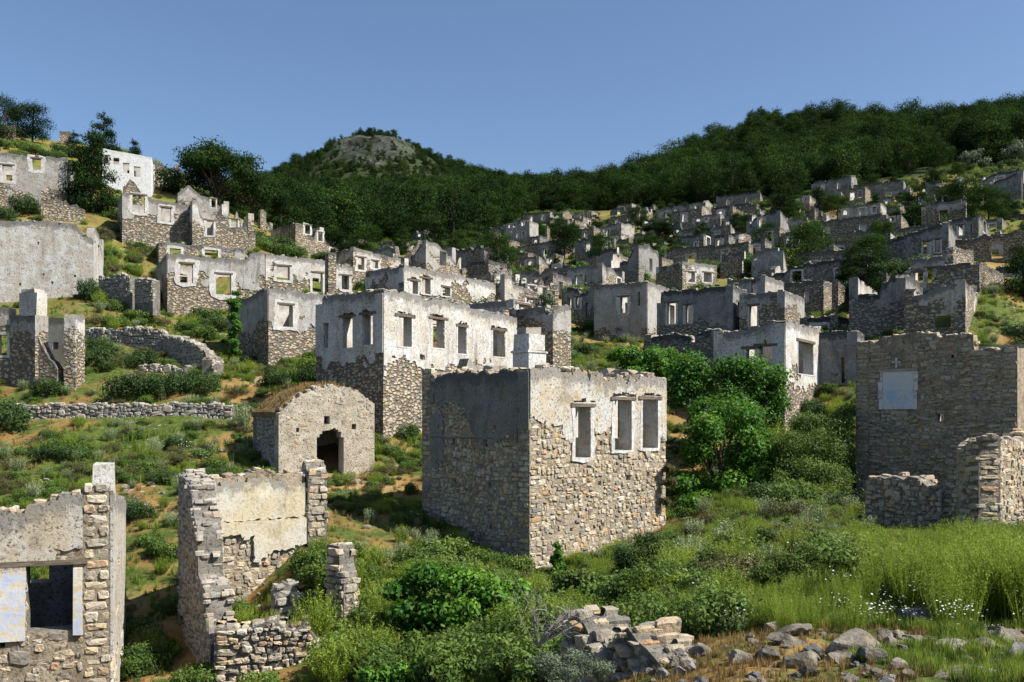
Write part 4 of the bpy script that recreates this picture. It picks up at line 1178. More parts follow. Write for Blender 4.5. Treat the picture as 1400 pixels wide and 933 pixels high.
H('party_wall_ruin', 'narrow ruin of tall brick-edged party walls right of the two-window house front', 257, 263, 305, 77, 27, 336, 274, 'white', wR=[(283, 292, 302, 322)], topR=[(0, 0), (.15, 0), (.2, -1.2), (.5, -1.5), (1, -.9)], WL=5, du=.3, rag=.2)
H('tumbled_house', 'half-collapsed white and brown ruin of jagged walls below the umbrella pine', 295, 303, 345, 82, 30, 338, 288, 'pale', wR=[(316, 325, 300, 316)], topR=[(0, 0), (.3, -.8), (.45, .2), (.6, -1.2), (1, -1.6)], WL=5, rag=.25, du=.3)
h = H('gabled_house', 'grey house with pointed gable and side windows beneath the umbrella pine', 228, 243, 314, 90, 25, 318, 268, 'grey', wR=[(289, 295, 272, 284), (301, 306, 280, 290)], topR=[(0, .3), (.2, 1.2), (.45, .2), (.6, .1), (1, -1.4)], halo=.15, WL=6)
H('white_modern_house', 'bright whitewashed house with four dark windows on the left skyline', 132, 140, 207, 100, 18, 266, 203, 'modern',
  wR=[(143, 151, 212, 222), (155, 163, 216, 225), (168, 177, 223, 237), (183, 192, 228, 242)], topR=[(0, 0), (1, -.55)], halo=0, rag=.02, WL=6, cat='house', topB=[(0, .1), (1, .1)], topS=[(0, -.5), (1, -.5)])
stub('rounded ochre wall fragment in front of the bright whitewashed house', 168, 268, 92, 26, 25, 20, W['ochre'], None, slope=[(0, .5), (.35, 1), (.7, .7), (1, .15)])
H('skyline_ruin', 'grey ruin on the skyline right of the bright whitewashed house', 204, 209, 236, 108, 25, 262, 222, 'stone', autoR=1, topR=[(0, 0), (.5, -.3), (.55, -1), (1, -1.4)], rag=.2, WL=4)
H('terrace_house', 'grey terrace house with big white window surround at the upper left', -50, -30, 92, 79, 20, 292, 203, 'grey', wR=[(3, 17, 226, 247), (44, 56, 217, 233)], halo=.35, sink=4, topR=[(0, 0), (.55, -.3), (.8, -.2), (1, -.2)], WL=6)
stub('low crumbling garden wall under the upper left terrace house', 56, 290, 77, 60, 20, 22, W['stone'], 'garden walls', slope=[(0, .9), (.5, 1), (.8, .7), (1, .4)])
H('speckled_house', 'large blank speckled white wall of a house at the left edge', -60, -40, 128, 60, 17, 416, 301, 'speckle', wR=[(51, 54, 331, 335), (101, 104, 376, 379), (26, 29, 387, 391), (70, 73, 385, 388), (58, 61, 374, 377)], halo=0, sink=3, topR=[(0, .1), (.45, .1), (.5, .2), (.85, .1), (.93, -.6), (1, -.9)], WL=5)
FH, fhp = frame('fireplace_ruin', 'ruin with tall grey chimney breast and one bare white jamb at the left', 'ruin', 25, 520, 46.5)
c1 = seg(FH, fhp, (14, 46.6), (48, 46.0), .8); zc1 = c1.uz(30, 432)[1]
c1.build(-2, zc1, [W['grey'], M_INT], .3, .05, 401)
zc2 = c1.uz(36, 400)[1]
for nm, x0, x1, za, zb in (('chimney', 24, 48, zc1 - .02, zc2), ('cap', 27, 45, zc2 + .003, zc2 + .2)):
    a, b = c1.u(x0), c1.u(x1)
    link(nm, box_mesh(nm, a, b, .08, .72, za, zb, M_PLASTER_W if nm == 'chimney' else M_STONE_G, .03), c1.o)
c2 = seg(FH, fhp, (-40, 46.8), (14, 46.65), .5); c2.open = [c2.win(-6, 10, 458, 486)]
c2.build(-2, c2.uz(0, 420)[1], [W['pale'], M_INT], .3, .06, 402); c2.surround(c2.open[0], .2, 3)
c3 = seg(FH, fhp, (50, 49.5), (92, 49.0), .5); c3.open = [c3.win(72, 80, 468, 478)]
c3.build(-2, c3.uz(70, 436)[1], [M_PLASTER_Y, M_INT], .3, .08, 403)
c4 = seg(FH, fhp, (103, 46.0), (116, 47.2), .55); c4.build(-2, c4.uz(108, 430)[1], [W['white'], W['stone']], .3, .06, 404)
c5 = seg(FH, fhp, (50, 46.2), (78, 46.0), .5); zz = c5.uz(60, 470)[1]
c5.build(-2, [(0, zz + .5), (c5.L * .2, zz), (c5.L * .6, zz - .7), (c5.L, zz - 1.2)], [W['pale'], M_INT], .25, .1, 405)
stub('tiny white hut wall among the pines at the top left corner', -8, 192, 112, 28, 22, 15, W['white'], None)
stub('small grey wall on the skyline between the left pines', 81, 190, 122, 15, 10, 15, W['grey'], None)

# centre
H('side_house', 'white house with dark left side and two windows above the long house', 452, 483, 548, 80, 40, 388, 338, 'pale', wR=[(489, 498, 352, 369), (509, 517, 357, 367)], halo=.25, topR=[(0, 0), (.5, -.3), (1, -.5)])
h = H('niche_house', 'long low white house with arched niche and two dark windows, uphill of the long house', 500, 552, 677, 58, 46, 412, 363, 'white',
  wR=[(560, 571, 384, 402), (576, 588, 381, 402), (604, 615, 393, 405)], halo=.12, slab=(.44, .2, 1.0), topR=[(0, 0), (.5, -.08), (1, -.25)], sink=3)
H('gable_end_house', 'small square house with two-window gable on the left ridge under the forest', 370, 404, 446, 96, 42, 348, 304, 'pale', wR=[(417, 424, 308, 320), (435, 441, 318, 330)], topR=[(0, 0), (.35, -.2), (.4, -1.3), (.6, -1.4), (.65, -.6), (.9, -.7), (1, -1.8)])
H('porch_ruin', 'low ruin with dark round-headed doorway beside the olive tree', 672, 690, 748, 66, 42, 452, 386, 'pale', wR=[(700, 712, 412, 422), (720, 738, 408, 430)], topR=[(0, .6), (.15, .5), (.2, -.1), (.7, -.4), (1, -1.0)], halo=.2)
H('stepped_ruin', 'white stepped ruin of doorposts left of the olive tree', 668, 676, 716, 78, 42, 412, 372, 'white', wR=[(683, 688, 385, 400), (697, 703, 388, 402)], topR=[(0, -.3), (.3, .4), (.35, -1.5), (.6, -.6), (.65, -1.6), (1, -1.8)], WL=4, rag=.2)
H('doorpost_ruin', 'row of white doorposts of a collapsed house right of the stepped ruin', 712, 718, 764, 76, 35, 420, 384, 'white', wR=[(724, 731, 392, 410), (740, 748, 394, 412), (755, 759, 398, 412)], topR=[(0, 0), (.3, -.4), (.5, .3), (.6, -.5), (1, -.2)], WL=4, rag=.25, du=.3)
H('pillar_ruin', 'narrow grey wall end with white base block right of the long house', 750, 756, 772, 48, 50, 500, 418, 'grey', topR=[(0, -.4), (.4, 0), (1, .2)], WL=3, lo=1.6)

# right of centre
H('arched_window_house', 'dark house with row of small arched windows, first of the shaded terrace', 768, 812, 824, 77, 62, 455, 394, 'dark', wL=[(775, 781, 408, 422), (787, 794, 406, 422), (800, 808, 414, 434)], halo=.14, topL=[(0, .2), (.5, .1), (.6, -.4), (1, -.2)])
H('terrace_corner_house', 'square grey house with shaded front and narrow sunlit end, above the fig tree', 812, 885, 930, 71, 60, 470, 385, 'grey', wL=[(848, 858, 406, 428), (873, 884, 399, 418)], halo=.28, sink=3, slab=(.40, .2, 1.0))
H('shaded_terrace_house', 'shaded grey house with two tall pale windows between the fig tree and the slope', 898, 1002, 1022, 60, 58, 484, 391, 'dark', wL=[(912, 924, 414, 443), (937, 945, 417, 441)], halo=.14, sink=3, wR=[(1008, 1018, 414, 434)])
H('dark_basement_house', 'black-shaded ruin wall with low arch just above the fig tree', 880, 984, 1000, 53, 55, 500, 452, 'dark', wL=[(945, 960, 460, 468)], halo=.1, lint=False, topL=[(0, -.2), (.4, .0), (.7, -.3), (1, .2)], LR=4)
H('slit_window_house', 'square stone house with a single dark slit window beside the small dark doorway', 1036, 1126, 1132, 70, 58, 436, 383, 'stone', wL=[(1098, 1106, 397, 414)], halo=.0, LR=4)
H('doorway_house', 'small grey house with dark doorway and window right of the shaded house', 985, 1046, 1050, 64, 55, 454, 377, 'grey', wL=[(1026, 1036, 384, 402), (1000, 1010, 385, 393)], halo=.05, topL=[(0, 0), (.5, -.1), (1, -.3)], LR=4)
H('brick_edge_house', 'grey house with dark door and red-edged corner just above the tall pale house', 1016, 1073, 1078, 58, 55, 472, 398, 'grey', wL=[(1024, 1035, 418, 446)], halo=.1, LR=4)
H('pale_corner_house', 'tall pale house with sunlit end window, right of the fig tree', 976, 1073, 1119, 44, 55, 606, 438, 'grey', wL=[(1020, 1032, 477, 498), (1038, 1056, 473, 500)], wR=[(1090, 1111, 468, 512)], halo=.1, sink=3, slab=(.48, .26, 3.2), slabmat=M_PLASTER_W, topL=[(0, -.5), (.4, -.4), (1, 0)], halomat=M_BLUEW)
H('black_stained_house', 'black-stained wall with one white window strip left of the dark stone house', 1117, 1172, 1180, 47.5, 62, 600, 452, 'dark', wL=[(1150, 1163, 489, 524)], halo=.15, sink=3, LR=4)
h = H('tower_house', 'tall narrow grey tower wall with white sunlit end, centre of the right slope', 1034, 1071, 1082, 85, 58, 404, 338, 'grey', topL=[(0, -.1), (1, 0)], topR=[(0, -.3), (.5, -2), (1, -3)])
H('sunlit_front_house', 'sunlit white house front with two windows and a dark left return', 922, 933, 980, 88, 30, 394, 358, 'white', wR=[(940, 950, 372, 386), (962, 973, 373, 386)], halo=.2, WL=4)
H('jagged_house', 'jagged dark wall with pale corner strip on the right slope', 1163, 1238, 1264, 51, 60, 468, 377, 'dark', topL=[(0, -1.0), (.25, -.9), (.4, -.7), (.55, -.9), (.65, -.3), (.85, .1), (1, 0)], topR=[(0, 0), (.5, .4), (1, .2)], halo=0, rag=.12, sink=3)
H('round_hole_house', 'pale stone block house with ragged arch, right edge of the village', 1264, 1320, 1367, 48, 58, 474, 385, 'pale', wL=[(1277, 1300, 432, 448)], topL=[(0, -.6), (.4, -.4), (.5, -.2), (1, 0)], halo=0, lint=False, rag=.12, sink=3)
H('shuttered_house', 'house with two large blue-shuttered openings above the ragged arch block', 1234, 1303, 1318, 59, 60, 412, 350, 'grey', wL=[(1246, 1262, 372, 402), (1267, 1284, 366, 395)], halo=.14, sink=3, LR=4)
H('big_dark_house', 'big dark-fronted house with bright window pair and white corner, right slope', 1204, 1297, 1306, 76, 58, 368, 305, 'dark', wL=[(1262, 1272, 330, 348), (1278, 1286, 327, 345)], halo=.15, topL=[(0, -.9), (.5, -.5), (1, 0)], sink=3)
H('white_block_house', 'white sunlit block with a square hole, right edge', 1303, 1339, 1373, 57, 50, 392, 358, 'pale', wR=[(1352, 1357, 366, 373)], halo=0, lint=False)
stub('plain white sunlit wall panel right of the blue-shuttered house', 1303, 365, 66, 28, 28, 40, W['white'], None)
H('door_gap_house', 'dark two-window house with white sunlit end and chimney on the right slope', 1305, 1338, 1354, 93, 55, 338, 296, 'dark', wL=[(1310, 1316, 308, 322), (1327, 1333, 306, 318)], wR=[(1344, 1348, 303, 318)], halo=.16)
H('edge_terrace_house', 'sloping grey house front with bright window cut by the right picture edge', 1372, 1420, 1440, 84, 60, 345, 322, 'grey', autoL=2, halo=.15, topL=[(0, -.6), (1, .4)])
H('upper_edge_house', 'dark house with pale window at the upper right edge below the forest', 1353, 1397, 1402, 122, 60, 276, 237, 'dark', wL=[(1388, 1394, 242, 249)], halo=.25, topL=[(0, -.8), (1, .2)], LR=4)
stub('white wall stub left of the upper right dark house', 1341, 274, 128, 4, 22, 50, W['white'], None)
H('cube_hut', 'small square two-window hut on the grass under the forest at the right', 1157, 1183, 1190, 172, 55, 282, 255, 'stone', autoL=2, halo=.12, lint=False)
H('three_window_house', 'three-window grey house with white corner edge, upper right slope', 1146, 1204, 1211, 140, 56, 312, 277, 'grey', wL=[(1152, 1158, 287, 294), (1175, 1183, 285, 294), (1193, 1200, 283, 291)], halo=.3, lint=False, LR=4)
H('pair_window_house', 'grey house with a pair of white-framed windows right of the slope trees', 1106, 1150, 1156, 122, 56, 330, 302, 'grey', wL=[(1120, 1127, 311, 320), (1138, 1145, 308, 317)], halo=.3, lint=False, LR=4)
H('lower_pair_house', 'grey roofless house with white post below the white-framed window pair', 1112, 1140, 1147, 100, 56, 362, 335, 'grey', autoL=1, halo=.2, lint=False, LR=4)
H('white_gable_house', 'pale house with bright white gable end left of the two slope pines', 1212, 1232, 1246, 108, 50, 322, 297, 'grey', wL=[(1217, 1222, 297, 303)], halo=.2, lint=False, topR=[(0, .3), (.6, -.2), (1, -.9)])
H('hidden_pine_house', 'grey house half hidden behind dark pines under the forest', 1053, 1107, 1112, 172, 56, 288, 267, 'grey', wL=[(1056, 1062, 271, 276), (1086, 1092, 271, 277), (1099, 1104, 270, 276)], halo=.3, lint=False, LR=4)
H('long_grey_house', 'long grey two-part house with chimney at the top of the village, centre right', 946, 985, 990, 142, 60, 320, 292, 'grey', wL=[(951, 957, 299, 303), (964, 969, 298, 304)], halo=.15, lint=False)
H('annex_house', 'grey annex with bright window right of the long grey house', 986, 1030, 1037, 140, 58, 318, 293, 'grey', wL=[(990, 997, 303, 310), (1007, 1014, 304, 310), (1024, 1028, 302, 309)], halo=.25, lint=False, topL=[(0, .3), (.5, .2), (.52, -.2), (1, .1)])
H('lane_house', 'dark house with white doorposts below the long grey house', 925, 962, 975, 126, 56, 346, 320, 'dark', wL=[(950, 954, 332, 340)], wR=[(966, 971, 325, 336)], halo=.25, lint=False)
H('alley_house', 'narrow dark house with white edge left of the white block, centre right', 975, 996, 1001, 122, 56, 345, 320, 'dark', autoL=1, halo=.2, lint=False, lo=2.5)
stub('bright white square wall block in the trees right of centre', 1010, 348, 114, 17, 28, 30, W['white'], None)
H('notch_house', 'grey house with white notched wall left of the tower wall', 1046, 1066, 1072, 118, 56, 334, 310, 'grey', autoL=1, halo=.3, lint=False)
H('upper_white_house', 'pale hut with two windows standing alone at the forest edge, centre', 783, 809, 816, 236, 52, 308, 289, 'pale', wL=[(793, 797, 293, 300), (804, 807, 292, 299)], halo=.35, lint=False)
H('forest_edge_house', 'dark flat house with one bright window against the forest, centre right', 842, 864, 869, 262, 52, 292, 278, 'grey', wL=[(843, 847, 283, 288), (850, 853, 283, 287)], halo=.3, lint=False)
H('lone_gable', 'tall pale gable wall beside a pine at the forest edge', 880, 884, 894, 215, 40, 308, 284, 'pale', topR=[(0, .2), (1, -1.8)], halo=0, lo=2)
H('two_storey_house', 'two-storey grey house with many bright windows, left of centre slope', 690, 724, 734, 176, 54, 342, 302, 'grey', wL=[(692, 697, 307, 312), (700, 705, 306, 311), (713, 717, 303, 309), (705, 709, 318, 325), (714, 718, 317, 323), (697, 700, 314, 318)], halo=.25, lint=False)
H('square_ruin', 'small square grey house with lit end wall below the two-storey house', 676, 696, 707, 158, 52, 346, 328, 'grey', wL=[(682, 685, 335, 341), (690, 693, 332, 338)], halo=.0, lint=False)
H('lean_to', 'low grey lean-to with bright door edge right of the two-storey house', 728, 738, 744, 165, 52, 342, 322, 'dark', autoL=1, halo=.25, lint=False, lo=2.5)
H('slope_house', 'long grey house with two pale windows, middle of the slope', 684, 722, 730, 138, 56, 366, 345, 'grey', wL=[(690, 695, 350, 355), (695, 699, 349, 355)], halo=.2, lint=False)
H('twin_window_house', 'grey house with white window pair and bright end gable, middle slope', 704, 737, 746, 118, 54, 378, 350, 'grey', wL=[(706, 712, 358, 366), (720, 727, 357, 364), (731, 735, 356, 364)], halo=.3, lint=False, topR=[(0, 0), (1, -1.0)])
H('green_window_house', 'pale house with one large white-framed window above the green bush', 744, 782, 788, 112, 48, 388, 362, 'pale', wL=[(758, 764, 365, 374)], halo=.45, lint=False)
H('hedge_house', 'grey house with a white-framed window on the terraces right of centre', 829, 849, 856, 178, 52, 340, 319, 'grey', wL=[(836, 843, 326, 331)], halo=.4, lint=False)
H('dark_long_house', 'dark long house with chimney and bright door on the upper terraces', 828, 864, 868, 205, 56, 320, 303, 'dark', wL=[(831, 834, 310, 315), (841, 846, 309, 315), (857, 861, 307, 314)], halo=.3, lint=False)
H('white_end_house', 'tiny white-ended house under the lone pale hut', 787, 792, 797, 200, 45, 322, 308, 'white', halo=0, lo=2.2)
H('white_arch_house', 'tiny white house with dark hole beside the white-ended house', 800, 803, 812, 200, 30, 320, 311, 'white', wR=[(807, 809, 315, 318)], halo=0, lo=2.2, lint=False)
H('far_hut', 'small hut with white chimney at the forest edge, left of the two-storey house', 655, 670, 675, 236, 50, 312, 300, 'grey', wL=[(656, 659, 306, 310), (662, 664, 306, 310)], halo=.3, lint=False)
H('pine_side_house', 'grey house with pale end wall behind the bright pine', 645, 664, 673, 200, 50, 336, 318, 'grey', autoL=1, halo=.2, lint=False)
H('collapsed_house', 'half-fallen grey house with rubble heap under the forest, left of centre', 562, 580, 600, 165, 50, 332, 315, 'grey', wL=[(571, 575, 320, 324)], halo=.3, lint=False, topR=[(0, 0), (.3, .5), (.6, -.6), (1, -2.0)], rag=.25)
H('ridge_ruin', 'dark ruin with white wall piece at the left end of the far slope', 540, 549, 554, 150, 48, 342, 328, 'dark', halo=0)
H('white_lot_house', 'white sunlit wall ruin with dark openings below the half-fallen house', 552, 556, 582, 132, 30, 346, 330, 'white', wR=[(561, 566, 333, 341), (573, 577, 334, 342)], halo=0, lint=False, WL=4, rag=.3, topR=[(0, 0), (.4, -.8), (.6, .2), (1, -.4)])
H('grey_lane_ruin', 'long grey ruin with dark door just above the low niche house', 558, 592, 600, 96, 54, 372, 348, 'grey', wL=[(588, 592, 352, 358)], halo=.1, lint=False, rag=.2)
H('post_ruin', 'pair of bright white doorposts right of the long grey ruin', 602, 606, 620, 104, 30, 366, 346, 'white', wR=[(611, 616, 349, 364)], halo=0, lint=False, WL=3, rag=.2)
H('shadow_ruin', 'dark roofless ruin with bright window slots under the pair of pines', 640, 668, 676, 92, 52, 384, 356, 'dark', wL=[(653, 656, 360, 366), (661, 666, 359, 366)], halo=.15, lint=False)
H('lower_terrace_house', 'pale low house with broken top right of the green bush, centre', 868, 905, 918, 108, 54, 370, 352, 'grey', autoL=1, halo=.2, lint=False, topL=[(0, -1), (.5, -.4), (1, 0)])
H('tall_slab_ruin', 'white triangular wall fragment on the slope right of the obelisk-like post', 875, 878, 886, 165, 40, 332, 318, 'white', topR=[(0, .8), (1, -.8)], halo=0, lo=2)
stub('thin white obelisk-like post on the middle terraces', 822, 342, 160, 6, 24, 40, W['white'], None)
# more houses of the dense far quarter
FARH = [
 (596, 606, 612, 118, 366, 347, 'grey', 1, 'narrow grey ruin left of the bright white doorposts'), (561, 570, 575, 104, 364, 350, 'grey', 0, 'grey cube ruin above the dark side of the niche house'),
 (612, 619, 626, 140, 350, 334, 'pale', 1, 'pale little ruin under the bright far pine'), (664, 676, 684, 128, 372, 352, 'dark', 1, 'dark little house left of the long grey slope house'),
 (652, 660, 668, 175, 342, 328, 'pale', 1, 'pale square hut below the pine-side house'), (706, 716, 722, 190, 318, 300, 'pale', 1, 'pale attic ruin behind the two-storey house'),
 (640, 650, 656, 110, 372, 356, 'dark', 1, 'dark hut below the round far pine'), (748, 760, 768, 132, 364, 346, 'pale', 1, 'pale roofless hut right of the twin-window house'),
 (782, 792, 800, 118, 386, 368, 'white', 1, 'white broken hut above the arched dark house'), (796, 812, 818, 102, 396, 376, 'grey', 1, 'grey hut behind the arched dark house'),
 (806, 815, 822, 150, 352, 338, 'pale', 1, 'pale hut on the terrace left of the obelisk post'), (846, 858, 864, 150, 354, 340, 'grey', 1, 'grey hut on the grassy terrace below the hedge house'),
 (868, 880, 888, 142, 348, 332, 'grey', 1, 'grey hut behind the flat dark pine'), (896, 908, 914, 140, 345, 330, 'pale', 1, 'pale hut above the terraces right of the flat pine'),
 (912, 924, 930, 172, 322, 306, 'grey', 1, 'grey hut left of the long two-part house'), (1000, 1014, 1020, 128, 338, 318, 'grey', 1, 'grey hut behind the white square block'),
 (1036, 1046, 1052, 108, 352, 326, 'dark', 1, 'dark tall hut left of the tower wall'), (1056, 1070, 1078, 136, 318, 300, 'grey', 1, 'grey hut above the tower wall'),
 (1078, 1092, 1100, 116, 340, 316, 'grey', 1, 'grey hut half behind the tall leafy pine'), (1124, 1142, 1150, 92, 378, 350, 'grey', 1, 'grey house front left of the bright green pine'),
 (1150, 1164, 1170, 105, 350, 328, 'pale', 1, 'pale hut above the bright green pine'), (1186, 1200, 1208, 118, 330, 308, 'dark', 1, 'dark hut under the three-window house'),
 (1222, 1238, 1246, 92, 345, 322, 'grey', 2, 'grey house left of the big dark front'), (1190, 1212, 1222, 64, 405, 372, 'grey', 1, 'low grey house beside the white doorway fragment'),
 (1240, 1252, 1258, 150, 292, 276, 'pale', 1, 'pale hut behind the green cone-shaped pine'), (1330, 1345, 1352, 122, 300, 280, 'grey', 1, 'grey hut right of the green round pine'),
 (1356, 1370, 1378, 104, 318, 298, 'grey', 1, 'grey hut on the grass slope at the right'), (1208, 1222, 1228, 165, 285, 268, 'pale', 1, 'pale hut right of the square hut under the forest'),
 (1118, 1132, 1138, 165, 292, 276, 'grey', 1, 'grey hut on the grass left of the three-window house'), (970, 982, 990, 168, 306, 290, 'pale', 1, 'pale hut behind the long two-part house'),
 (430, 444, 452, 118, 350, 332, 'pale', 1, 'pale hut at the left foot of the forest'), (456, 468, 474, 130, 345, 328, 'grey', 1, 'grey hut at the foot of the forest behind the white side house'),
 (506, 518, 526, 112, 362, 344, 'grey', 1, 'grey hut right of the white side house'), (526, 536, 544, 140, 345, 330, 'white', 1, 'white hut under the forest left of the ridge ruin'),
 (478, 490, 496, 150, 340, 326, 'grey', 0, 'low grey ruin right at the forest foot, left of centre'), (345, 356, 364, 118, 318, 300, 'pale', 1, 'pale hut under the right edge of the umbrella pine'),
 (1128, 1146, 1152, 56, 470, 432, 'dark', 1, 'dark wall house behind the black-stained wall'), (1060, 1090, 1096, 62, 452, 420, 'grey', 1, 'grey wall house between the slit-window house and the pale corner house'),
 (1286, 1306, 1316, 88, 352, 322, 'grey', 1, 'grey house behind the white corner of the big dark front'), (1376, 1402, 1412, 66, 402, 362, 'dark', 1, 'dark house at the right edge behind the edge tree'),
]
for i, (l, c, r, Y, pb, pt, m, nl, lb) in enumerate(FARH):
    rs_ = random.Random(i)
    H('ruined_house', lb, l, c, r, Y, 52 + (i * 7) % 9, pb, pt, m, autoL=nl, autoR=(i % 3 == 0) * 1, halo=.25, lint=False, lo=2.4,
      topR=[(0, 0), (.4, -rs_.random() * .5), (1, -rs_.random() * 1.6)] if i % 2 else None, topL=[(0, -rs_.random() * 1.2), (.5, -.1), (1, 0)] if i % 3 == 1 else None)
# shells of the far quarter in rows along the contours
RW = random.Random(2024)
def clear(x, y, r):
    for (cx, cy, ux, uy, a, b) in FOOT:
        dx, dy = x - cx, y - cy
        if abs(dx * ux + dy * uy) < a + r and abs(-dx * uy + dy * ux) < b + r: return False
    return True
made = 0
for row, py0 in enumerate((404, 392, 380, 370, 361, 353, 345, 338, 331, 325, 319, 313, 307, 301, 295, 289, 283, 277)):
    px = RW.uniform(520, 560)
    while px < 1392:
        px += RW.uniform(40, 80)
        py = py0 + RW.uniform(-3, 3) - (px - 900) * .035
        lim = np.interp(px, [500, 600, 700, 800, 900, 1000, 1100, 1250, 1400], [335, 322, 300, 292, 290, 284, 268, 262, 250])
        if py < lim: continue
        q = at_pixel(px, py)
        if q.y < 75 or q.y > 250 or q.y > forest_from(px) - 4: continue
        LR, WL = RW.uniform(3.5, 6), RW.uniform(4.5, 11)
        al = RW.uniform(46, 62); a = math.radians(al)
        mx, my = q.x + math.cos(a) * LR / 2 - math.sin(a) * WL / 2, q.y + math.sin(a) * LR / 2 + math.cos(a) * WL / 2
        if not clear(mx, my, 3.0): continue
        hh = RW.choice((1.6, 2.2, 2.6, 3.0, 3.4, 4.4)); m = RW.choice(('grey', 'grey', 'pale', 'dark', 'dark', 'stone', 'stone'))
        nw = 1 if WL < 6.5 else 2
        lb = '%s %s shell with %s, %s rows of the far quarter, %s' % (('low', 'tall')[hh > 3.4], {'grey': 'grey', 'pale': 'pale', 'dark': 'sooty dark', 'white': 'whitish', 'stone': 'bare stone'}[m], ('one window', 'two windows')[nw - 1],
              ('lower', 'middle', 'upper')[min(2, row // 6)], 'left of centre' if px < 700 else 'centre' if px < 880 else 'right of centre' if px < 1060 else 'right' if px < 1230 else 'far right')
        tl = RW.choice((None, [(0, -RW.random() * 1.5), (.4, -.2), (1, 0)], [(0, 0), (.5, 0), (.54, -1.2), (.8, -1.4), (1, -.2)]))
        tr = RW.choice((None, [(0, 0), (.4, -.3), (1, -1.8)], [(0, 0), (.5, .7), (1, 0)]))
        H('ruined_house', lb, px - 20, px, px + 10, q.y, al, py + 1, py + 1 - hh * F / q.y, m, autoL=nw, autoR=RW.choice((0, 0, 1)), halo=RW.choice((0, .2, .3)), lint=False, LR=LR, WL=WL, topL=tl, topR=tr, du=.5, rag=.17, sink=2.0)
        made += 1
print('far shells', made)
# more stubs of wall on the slopes, each with its own neighbourhood
SW_ = [(772, 372, 128, 8, 13, 'white', 'white wall corner left of the green terrace bush'), (783, 372, 128, 4, 10, 'white', 'thin white post left of the green terrace bush'),
 (812, 398, 112, 9, 12, 'white', 'white doorpost block just above the square grey house'), (845, 392, 112, 12, 14, 'pale', 'pale broken wall behind the square grey house'),
 (1060, 330, 128, 4, 20, 'white', 'slim white wall edge left of the slope trees'), (1150, 338, 118, 6, 12, 'white', 'white broken arch beside the grey pair-window house'),
 (1183, 352, 96, 7, 22, 'white', 'tall white wall edge under the three-window house'), (1268, 292, 142, 8, 14, 'white', 'white ruin corner between the two slope pines'),
 (1340, 302, 108, 6, 10, 'white', 'white stub behind the dark two-window house'), (1146, 420, 66, 18, 34, 'white', 'white jagged wall panel beside the slit-window house'),
 (1280, 420, 58, 16, 10, 'white', 'white sill block under the blue-shuttered openings'), (1215, 398, 66, 10, 22, 'white', 'white doorway fragment left of the blue-shuttered house'),
 (1228, 402, 65, 9, 16, 'pale', 'pale fallen doorway fragment beside the white doorway fragment'), (908, 300, 225, 5, 14, 'white', 'white wall end at the forest edge near the lone gable'),
 (958, 352, 112, 5, 14, 'white', 'white post by the sunlit two-window front'), (940, 352, 118, 4, 12, 'white', 'second white post uphill of the sunlit two-window front'),
 (670, 372, 108, 7, 9, 'white', 'white block on the lane above the niche house'), (632, 378, 96, 7, 12, 'white', 'bright white stub on the niche house lane'),
 (646, 380, 95, 5, 8, 'white', 'small white cube beside the bright stub'), (588, 340, 150, 4, 14, 'white', 'white post under the half-fallen house'),
 (620, 312, 220, 3, 8, 'white', 'white chimney showing above the bright pine'), (748, 322, 180, 4, 12, 'white', 'white pillar right of the two-storey house'),
 (776, 312, 215, 4, 12, 'white', 'white chimney post left of the lone pale hut'), (1060, 300, 150, 3, 16, 'white', 'white post beside the dark pines under the forest'),
 (865, 372, 125, 14, 12, 'grey', 'grey terrace wall above the green terrace bush'), (900, 352, 135, 16, 10, 'grey', 'long grey terrace wall on the grassy middle slope'),
 (1322, 398, 56, 20, 10, 'grey', 'low grey wall under the white block with square hole'), (356, 300, 106, 8, 14, 'white', 'white corner ruin under the umbrella pine, right side')]
for (px, py, Y, wp, hp, m, lb) in SW_:
    stub(lb, px, py, Y, wp, hp, 42, W[m], slope=[(0, 1), (.5, random.uniform(.8, 1.1)), (.8, random.uniform(.7, 1)), (1, random.uniform(.4, .9))])
print('houses', round(time.time() - T0, 1), len(FOOT))
# ------------------------------------------------------------------ plants
def leaves(C, N, size, aspect, rs, curl=.25):
    """quads at C facing N; returns V (n*4,3), F"""
    n = len(C)
    up = rs.normal(size=(n, 3))
    N = N / (np.linalg.norm(N, axis=1, keepdims=True) + 1e-9)
    T = np.cross(N, up); T /= (np.linalg.norm(T, axis=1, keepdims=True) + 1e-9)
    B = np.cross(N, T)
    s = (size * rs.uniform(.6, 1.4, n))[:, None]
    V = np.stack([C - T * s, C + B * s * aspect + N * s * curl * .3, C + T * s, C - B * s * aspect - N * s * curl * .3], 1)
    return V.reshape(-1, 3), np.arange(n * 4).reshape(n, 4)

def clump_mesh(name, clumps, n, size, mat, seed, aspect=.5, shell=.55, droop=0.0, ht=1.0):
    """clumps: (x,y,z,rx,ry,rz)"""
    rs = np.random.RandomState(seed)
    cl = np.array(clumps, float)
    wgt = cl[:, 3] * cl[:, 4] + .4 * cl[:, 5] ** 2; wgt /= wgt.sum()
    k = rs.choice(len(cl), n, p=wgt)
    d = rs.normal(size=(n, 3)); d /= np.linalg.norm(d, axis=1, keepdims=True)
    r = (shell + (1 - shell) * rs.random(n) ** .6)[:, None] * (1 + .22 * rs.normal(size=(n, 1)))
    C = cl[k, :3] + d * r * cl[k, 3:]
    N = d * .8 + rs.normal(size=(n, 3)) * .55 + np.array([0, 0, .35 - droop])
    V, Fc = leaves(C, N, size, aspect, rs)
    # lighter leaves towards the top of a clump, own tone per clump
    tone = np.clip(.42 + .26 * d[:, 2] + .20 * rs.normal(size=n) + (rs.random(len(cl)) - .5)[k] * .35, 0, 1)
    return np_mesh(name, V, Fc, [mat], {'rnd': np.repeat(tone, 4)})

